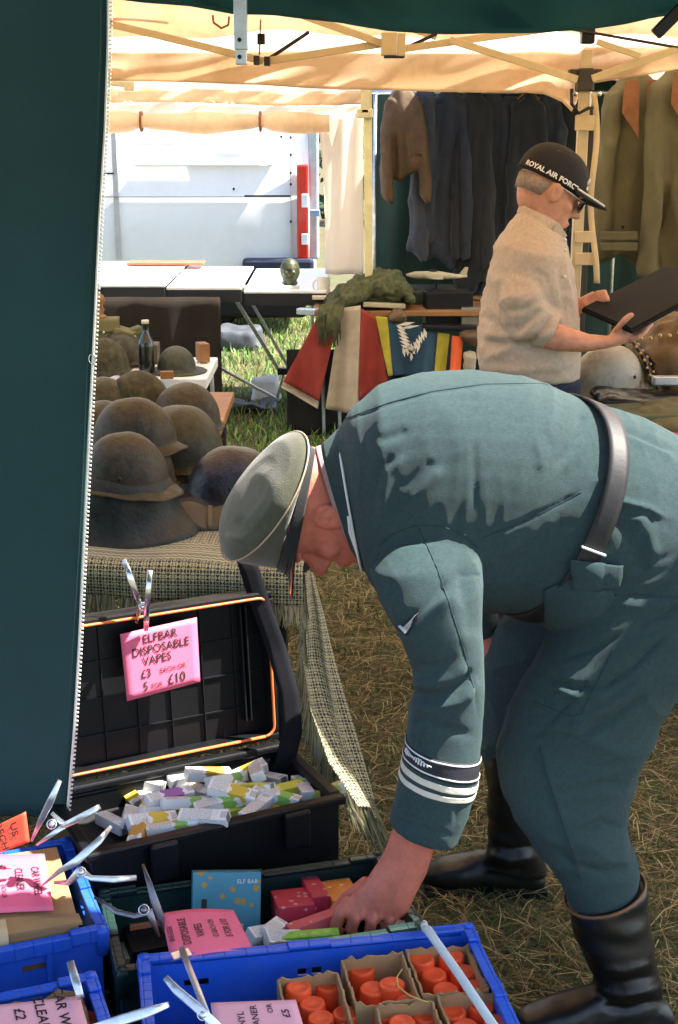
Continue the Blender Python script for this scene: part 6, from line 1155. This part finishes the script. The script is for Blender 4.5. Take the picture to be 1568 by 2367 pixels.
me = boot(fs_, (ft0, fh, .05), 3.0); crease(me, [([(1130, 1950), (1180, 1965), (1240, 1955)], 8, -.007), ([(1126, 1975), (1180, 1990), (1240, 1980)], 8, .007), ([(1115, 2000), (1160, 2012), (1220, 2010)], 7, -.006)])
bo2 = finish(me, 'boot', M_boot, p1); q = MB(); q.box(((fh.x + ft0.x) / 2, 3.02, .008), (abs(fh.x - ft0.x), .085, .014)); q.box((fh.x - .03, 3.01, .014), (.07, .075, .026)); q.build('sole', M_blackp, bo2, bevel=.006)
# peaked cap
YC = 2.735
r0 = pr((728, 1046), (676, 1322), YC, .080); r1 = pr((712, 1036), (642, 1312), YC, .086)
A, Bq = W(702, 1004, YC + .01), W(520, 1288, YC - .005); cD = (A + Bq) / 2; aD = (Bq - A) / 2; bD = V(.044, -.112, -.010)
if r0[2].y > 0: r0 = (r0[0], r0[1], -r0[2]); r1 = (r1[0], r1[1], -r1[2])
nD = aD.cross(bD).normalized(); nD = nD if nD.x < 0 else -nD
M_cap_o = mat('cap_olive_grey', (.056, .056, .028), .85, var=.16, vscale=90, bump=.3, bscale=380, sheen=.3)
q = MB(); q.loft([r1, (r1[0].lerp(cD, .55), r1[1].lerp(aD, .62), r1[2].lerp(bD, .62)), (cD - nD * .006, aD * .985, bD * .985), (cD, aD, bD), (cD + nD * .012, aD * .94, bD * .94), (cD + nD * .024, aD * .80, bD * .80), (cD + nD * .031, aD * .55, bD * .55), (cD + nD * .033, aD * .25, bD * .25), (cD + nD * .033, aD * .04, bD * .04)], 48)
me = fuse(q, .004, 5); ripple(me, .006, 9, seed=9); crease(me, [([(540, 1200), (580, 1225), (620, 1222)], 16, -.005), ([(600, 1080), (640, 1130), (650, 1190)], 26, .004), ([(520, 1236), (560, 1252), (600, 1262)], 10, .004)]); capo = finish(me, 'peaked_cap', M_cap_o, p1)
q = MB(); q.tube([cD + nD * .001 + (aD * math.cos(t) + bD * math.sin(t)) * 1.006 for t in np.linspace(0, 2 * math.pi, 64)], .0019, 6); q.build('cap_piping', mat('buff_piping', (.42, .30, .20), .7), capo, True)
ringband(r0, r1, 'cap_band', mat('black_velvet', (.008, .008, .009), .9, sheen=.2), 1.03, capo)
def vis(u, v):
    t = -1.15 + 2.3 * u; base = r0[0].lerp(r1[0], .35) + (r0[1] * math.cos(t) + r0[2] * math.sin(t)) * 1.02; ext = (hc * .8 + cc * -.25).normalized() * (.058 * math.cos(t * 1.2) + .004); return base + ext * v + cc * .0 * v
q = MB(); q.sheet(vis, 24, 8); q.build('visor', mat('patent_visor', (.008, .008, .009), .15, bump=0, coat=1), capo, True, solid=.003)
q = MB(); q.tube([r0[0].lerp(r1[0], .6) + (r0[1] * math.cos(t) + r0[2] * math.sin(t)) * 1.05 for t in np.linspace(-1.5, 1.5, 24)], .003, 6); q.build('chin_cord', M_blackp, capo, True)

# ---- standing man
S0 = 4.40
t2_ = [pr((1208, 476), (1298, 528), S0, .065), pr((1184, 512), (1306, 552), S0, .125), pr((1152, 562), (1312, 592), S0, .195), pr((1130, 635), (1320, 655), S0, .210), pr((1116, 715), (1334, 718), S0, .205), pr((1108, 795), (1344, 790), S0, .205), pr((1110, 850), (1340, 868), S0, .20)]
leg2 = [pr((1116, 846), (1330, 866), S0, .185), pr((1118, 930), (1330, 940), S0, .18), pr((1130, 1000), (1320, 1010), S0, .16)]
YS = 4.22
sl2 = [(W(1225, 560, YS + .15), V(.05, 0, .02), V(0, .06, .02)), pr((1168, 610), (1268, 590), YS + .085, .075), pr((1156, 690), (1272, 672), YS + .01, .068), pr((1165, 745), (1280, 715), YS, .062), pr((1195, 785), (1290, 722), YS - .01, .056), pr((1228, 800), (1300, 730), YS - .02, .052), pr((1258, 800), (1296, 735), YS - .03, .050)]
fo2 = [pr((1235, 800), (1275, 740), YS - .025, .036), pr((1290, 812), (1310, 754), YS - .04, .040), pr((1350, 814), (1362, 772), YS - .05, .034), pr((1400, 806), (1406, 776), YS - .06, .026), pr((1432, 798), (1430, 766), YS - .06, .030), pr((1462, 786), (1452, 752), YS - .05, .028)]
al = R(28); yaw = R(12); f2v = Vector((math.cos(al) * math.cos(yaw), math.cos(al) * math.sin(yaw), -math.sin(al))).normalized(); c2 = Vector((math.sin(al) * math.cos(yaw), math.sin(al) * math.sin(yaw), math.cos(al))).normalized(); y2 = c2.cross(f2v); O2 = W(1286, 444, S0 - .07) - (c2 * .118 + f2v * -.004 + y2 * (-.078) * (1 if y2.y > 0 else -1))
M2 = Matrix(((f2v.x, y2.x, c2.x, O2.x), (f2v.y, y2.y, c2.y, O2.y), (f2v.z, y2.z, c2.z, O2.z), (0, 0, 0, 1)))
q = MB(); head_shell(q, M2); k0, k1 = M2 @ V(-.020, 0, .085), W(1250, 560, S0); q.loft([(k0, V(.046, 0, -.01), V(0, .056, 0)), ((k0 + k1) / 2, V(.056, 0, -.01), V(0, .062, 0)), (k1, V(.07, 0, 0), V(0, .075, 0))], 22)
q.loft(scaled(t2_, .86)[1:]); q.loft(scaled(sl2, .6)[2:]); q.loft([(c, a * .5, b * .5) for c, a, b in (t2_[3], sl2[2])]); q.loft(fo2, 20)
for s in (-1, 1): q.loft([(V(.62, S0 + s * .09, 1.0), V(.10, 0, 0), V(0, .085, 0)), (V(.62, S0 + s * .10, .52), V(.065, 0, 0), V(0, .06, 0)), (V(.60, S0 + s * .10, .10), V(.045, 0, 0), V(0, .045, 0)), (V(.66, S0 + s * .10, .05), V(.11, 0, 0), V(0, .045, 0)), (V(.66, S0 + s * .10, .02), V(.12, 0, 0), V(0, .045, 0))], 20)
for pts, rd in ((((1452, 760, -.02), (1472, 746, -.03), (1486, 738, -.02), (1500, 730, -.01)), (.011, .010, .009, .008)), (((1458, 768, -.04), (1482, 756, -.05), (1496, 746, -.04), (1508, 738, -.03)), (.011, .010, .009, .008)), (((1462, 776, -.06), (1482, 768, -.07), (1496, 758, -.065), (1506, 750, -.05)), (.010, .010, .009, .008)), (((1458, 784, -.075), (1476, 778, -.085), (1488, 770, -.08), (1496, 764, -.07)), (.009, .009, .008, .007)), (((1420, 772, -.05), (1434, 754, -.085), (1446, 738, -.10), (1460, 728, -.10)), (.013, .0115, .0105, .009))):
    q.tube([W(x, y, YS + d) for x, y, d in pts], rd, 9); x, y, d = pts[-1]; q.ball(W(x, y, YS + d), rd[-1], seg=10)
# far arm and hand
q.loft([(W(1250, 600, 4.58), V(.05, 0, 0), V(0, .05, 0)), (W(1270, 690, 4.60), V(.045, 0, .02), V(0, .045, 0)), (W(1310, 720, 4.56), V(.02, 0, .04), V(0, .04, 0)), (W(1345, 705, 4.48), V(.01, 0, .032), V(0, .03, 0)), (W(1370, 692, 4.44), V(.008, 0, .03), V(0, .026, 0))], 18)
for k in range(4):
    q.tube([W(1362 + k * 3, 688 + k * 5, 4.42 - k * .01), W(1384 + k * 4, 678 + k * 6, 4.38 - k * .01), W(1402 + k * 2, 674 + k * 6, 4.36 - k * .01)], [.0105, .010, .008], 8)
q.tube([W(1352, 700, 4.42), W(1362, 716, 4.38), W(1380, 722, 4.35)], [.012, .011, .009], 8)
bm2 = fuse(q, .0048, 3); crease(bm2, [([(1290, 436), (1282, 444), (1288, 454)], 5, -.004), ([(1318, 512), (1332, 508)], 4, -.004), ([(1312, 486), (1322, 498), (1318, 512)], 4, -.002), ([(1330, 474), (1344, 480)], 5, -.003)])
p2 = finish(bm2, 'person', M_skin2, label='standing man in a beige shirt and dark cap, looking down at a black folder', cat='person')
M_shirt = mat('beige_shirt', (.52, .41, .30), .85, var=.14, vscale=90, bump=.3, bscale=260, weave=220)
SLF = ([([(1230, 790), (1255, 760), (1275, 728)], 5, -.008), ([(1245, 795), (1268, 768), (1286, 735)], 5, .008), ([(1205, 780), (1235, 750), (1262, 722)], 6, .007), ([(1190, 770), (1220, 742), (1250, 715)], 6, -.008), ([(1170, 720), (1210, 715), (1260, 690)], 7, -.006), ([(1225, 620), (1262, 640), (1275, 680)], 6, -.005), ([(1262, 800), (1285, 770), (1298, 738)], 4, -.006)])
q = MB(); q.loft(t2_, 36, power=2.2); q.loft(sl2, 30); me = fuse(q, .0075, 4); ripple(me, .008, 7, seed=11); ridges(me, .012, 6, (1, 1, 1.6), 12); ridges(me, .006, 13, (1, 1, 1.5), 14)
crease(me, [([(1112, 790), (1180, 800), (1260, 785)], 9, -.009), ([(1115, 770), (1170, 778), (1230, 772)], 9, .008), ([(1125, 830), (1180, 800), (1240, 760)], 10, .007), ([(1300, 560), (1312, 650), (1330, 740), (1340, 820)], 5, .006), ([(1240, 640), (1270, 700), (1300, 720)], 9, -.008), ([(1112, 730), (1140, 745)], 9, -.007), ([(1130, 850), (1200, 858), (1330, 840)], 10, .006), ([(1290, 600), (1300, 680), (1310, 750)], 7, -.006)]); crease(me, SLF); sbv = bvh_of(me)
shirt = finish(me, 'shirt', M_shirt, p2)
q = MB(); q.loft([(W(1250, 600, 4.58), V(.065, 0, 0), V(0, .065, 0)), (W(1272, 690, 4.60), V(.06, 0, .02), V(0, .058, 0)), (W(1300, 716, 4.57), V(.025, 0, .055), V(0, .055, 0))], 20); finish(fuse(q, .01, 3), 'sleeve', M_shirt, p2)
cbA = pr((1206, 472), (1292, 516), S0 - .0, .078); cbB = pr((1198, 492), (1304, 548), S0, .095); ringband(cbA, cbB, 'shirt_collar', M_shirt, 1.02, p2, .005)
q = MB(); q.hexa([W(1290, 512, 4.31), W(1312, 545, 4.34), W(1300, 552, 4.33), W(1276, 536, 4.30)], [W(1290, 512, 4.315), W(1312, 545, 4.345), W(1300, 552, 4.335), W(1276, 536, 4.305)]); q.build('collar_point', M_shirt, p2, bevel=.001)
for y_ in (556, 580, 640): 
    h = hit(sbv, 1304, y_, .004)
    if h: q = MB(); q.lathe([(.0055, 0), (.0055, .002), (0, .003)], 10, Matrix.Translation(h) @ Matrix.Rotation(R(90), 4, 'X')); q.build('button', M_pipe, shirt, True)
q = MB(); q.loft(leg2, 30)
for s in (-1, 1): q.loft([(V(.62, S0 + s * .09, 1.0), V(.125, 0, 0), V(0, .10, 0)), (V(.62, S0 + s * .10, .52), V(.085, 0, 0), V(0, .08, 0)), (V(.60, S0 + s * .10, .08), V(.075, 0, 0), V(0, .07, 0))], 24)
finish(fuse(q, .012, 4), 'jeans', mat('dark_denim', (.012, .018, .035), .85, bump=.3, weave=200), p2)
q = MB(); rb0 = pr((1112, 852), (1334, 874), S0, .192); rb1 = pr((1114, 868), (1334, 890), S0, .190); bl2 = ringband(rb0, rb1, 'waist_belt', mat('black_belt', (.01, .01, .01), .4), 1.02, p2)
q = MB(); q.lathe([(.007, 0), (.007, .004), (0, .005)], 12, Matrix.Translation(W(1240, 886, 4.19)) @ Matrix.Rotation(R(90), 4, 'X')); q.build('rivet', mat('copper_rivet', (.6, .3, .18), .3, .8), bl2, True)
# cap of the standing man
M_bcap = mat('black_cap_cotton', (.010, .010, .011), .85, bump=.3, bscale=350, weave=240); m3 = M2.to_3x3()
q = MB(); rings = []
for i in range(10):
    t = i / 9 * math.pi / 2; rings.append((M2 @ V(-.008, 0, .158 + .098 * math.sin(t)), m3 @ V(.111 * math.cos(t) ** .8 + .002, 0, 0), m3 @ V(0, .086 * math.cos(t) ** .8 + .002, 0)))
q.loft([(M2 @ V(-.014, 0, .140), m3 @ V(.108, 0, 0), m3 @ V(0, .085, 0))] + rings, 36); cap2 = q.build('baseball_cap', M_bcap, p2, True)
def vis2(u, v):
    t = (u - .5) * 2.5; b = V(-.008 + .114 * math.cos(t), .088 * math.sin(t), .160); return M2 @ (b + V((.088 * math.cos(t * 1.1) ** .8 if abs(t * 1.1) < 1.57 else 0) * v, 0, -.004 * v - .016 * math.sin(t) ** 2 * v + .004 * v * (1 - v)))
q = MB(); q.sheet(vis2, 28, 10); vs2 = q.build('visor', M_bcap, cap2, True, solid=.004)
sgn = -1 if (m3 @ V(0, 1, 0)).y > 0 else 1
u_s = .5 + sgn * .30; q = MB(); q.tube([vis2(.5 + sgn * (.47 - .30 * k / 14), .45 + .45 * k / 14) + m3 @ V(0, 0, .004) for k in range(15)], [.0035] * 15, 6); q.build('visor_stripe', M_pipe, cap2, True)
for (x, z, y) in ((.02, .225, .055), (-.05, .225, .055), (.055, .215, .045)): q = MB(); q.ball(M2 @ V(x, sgn * y, z), .004, seg=8); q.build('eyelet', M_pipe, cap2, True)
def wrap_text(txt, size, a0, z0, m, par, nm='lettering', tilt=0):
    v, f = text_mesh(txt, size, 'LEFT', .0008); q = MB(); P = []
    for x, y, _ in v:
        an = a0 - x / .10; zz = z0 + y + tilt * x; t = max(0, math.asin(max(0, min(1, (zz - .150) / .108)))); k = math.cos(t) ** .8 + .03; P.append(M2 @ V(-.008 + .114 * k * math.cos(an), sgn * .088 * k * math.sin(an), zz))
    q.add(P, f); return q.build(nm, m, par)
wrap_text('ROYAL AIR FORCE', .0205, 2.75, .150, M_pipe, cap2); wrap_text('AIR FO', .018, .62, .172, M_pipe, cap2); wrap_text('RO', .018, .32, .190, M_pipe, cap2)
q = MB(); an = .50
for rr_, ww in ((.009, .0016), (.0035, .003)): q.tube([M2 @ V(-.008 + .116 * .93 * math.cos(an + rr_ / .1 * math.cos(t)), sgn * .0895 * .93 * math.sin(an + rr_ / .1 * math.cos(t)), .197 + rr_ * math.sin(t)) for t in np.linspace(0, 2 * math.pi, 17)], ww, 5)
q.build('roundel', M_pipe, cap2, True, kind='stuff')
# glasses
sg = sgn; q = MB(); q.tube([M2 @ V(-.008, sg * .082, .138), M2 @ V(.04, sg * .080, .136), M2 @ V(.092, sg * .066, .132)], .0022, 6)
for s in (-1, 1): q.tube([M2 @ V(.104, s * .033 + .024 * math.cos(t), .124 + .017 * math.sin(t)) for t in np.linspace(0, 2 * math.pi, 20)], .0018, 6)
q.tube([M2 @ V(.108, -.010, .128), M2 @ V(.112, 0, .130), M2 @ V(.108, .010, .128)], .0018, 6); gl = q.build('glasses_frame', M_steel, p2, True)
for s in (-1, 1): q = MB(); q.lathe([(0, 0), (.022, 0), (.022, .0015), (0, .002)], 18, M2 @ Matrix.Translation((.104, s * .033, .124)) @ Matrix.Rotation(R(90), 4, 'Y')); q.build('lens', mat('dark_lens', (.015, .015, .012), .05, bump=0, coat=1), gl, True)
# grey hair under the cap
q = MB(); rings = []
for z, fx, bx, hw in ((.088, -.02, -.094, .070), (.11, .0, -.101, .0755), (.135, .02, -.1045, .0775)): rings.append((M2 @ V((fx + bx) / 2, 0, z), m3 @ V((fx - bx) / 2, 0, 0), m3 @ V(0, hw, 0)))
q.loft(rings, 28, power=2.3); q.build('hair', mat('short_grey_hair', (.30, .22, .17), .9, var=.3, vscale=80, bump=.8, bscale=300), p2, True)
# folder in his hands
q = MB(); P4 = [W(1344, 718, 4.34), W(1535, 622, 4.52), W(1700, 640, 4.30), W(1460, 768, 4.08)]; nn = (P4[1] - P4[0]).cross(P4[3] - P4[0]).normalized(); nn = nn if nn.z > 0 else -nn
q.hexa([p - nn * .006 for p in P4], [p + nn * .006 for p in P4]); fo_ = q.build('folder', mat('black_folder', (.004, .004, .0045), .7, bump=.1, spec=.15), None, False, 'large black folder held open by the standing man', 'folder', bevel=.003)
q = MB(); P5 = [p.lerp((P4[0] + P4[2]) / 2, .03) for p in P4]; q.hexa([p + nn * .0065 for p in P5], [p + nn * .009 for p in P5]); q.build('page', mat('dark_page', (.005, .005, .006), .7, spec=.15), fo_)
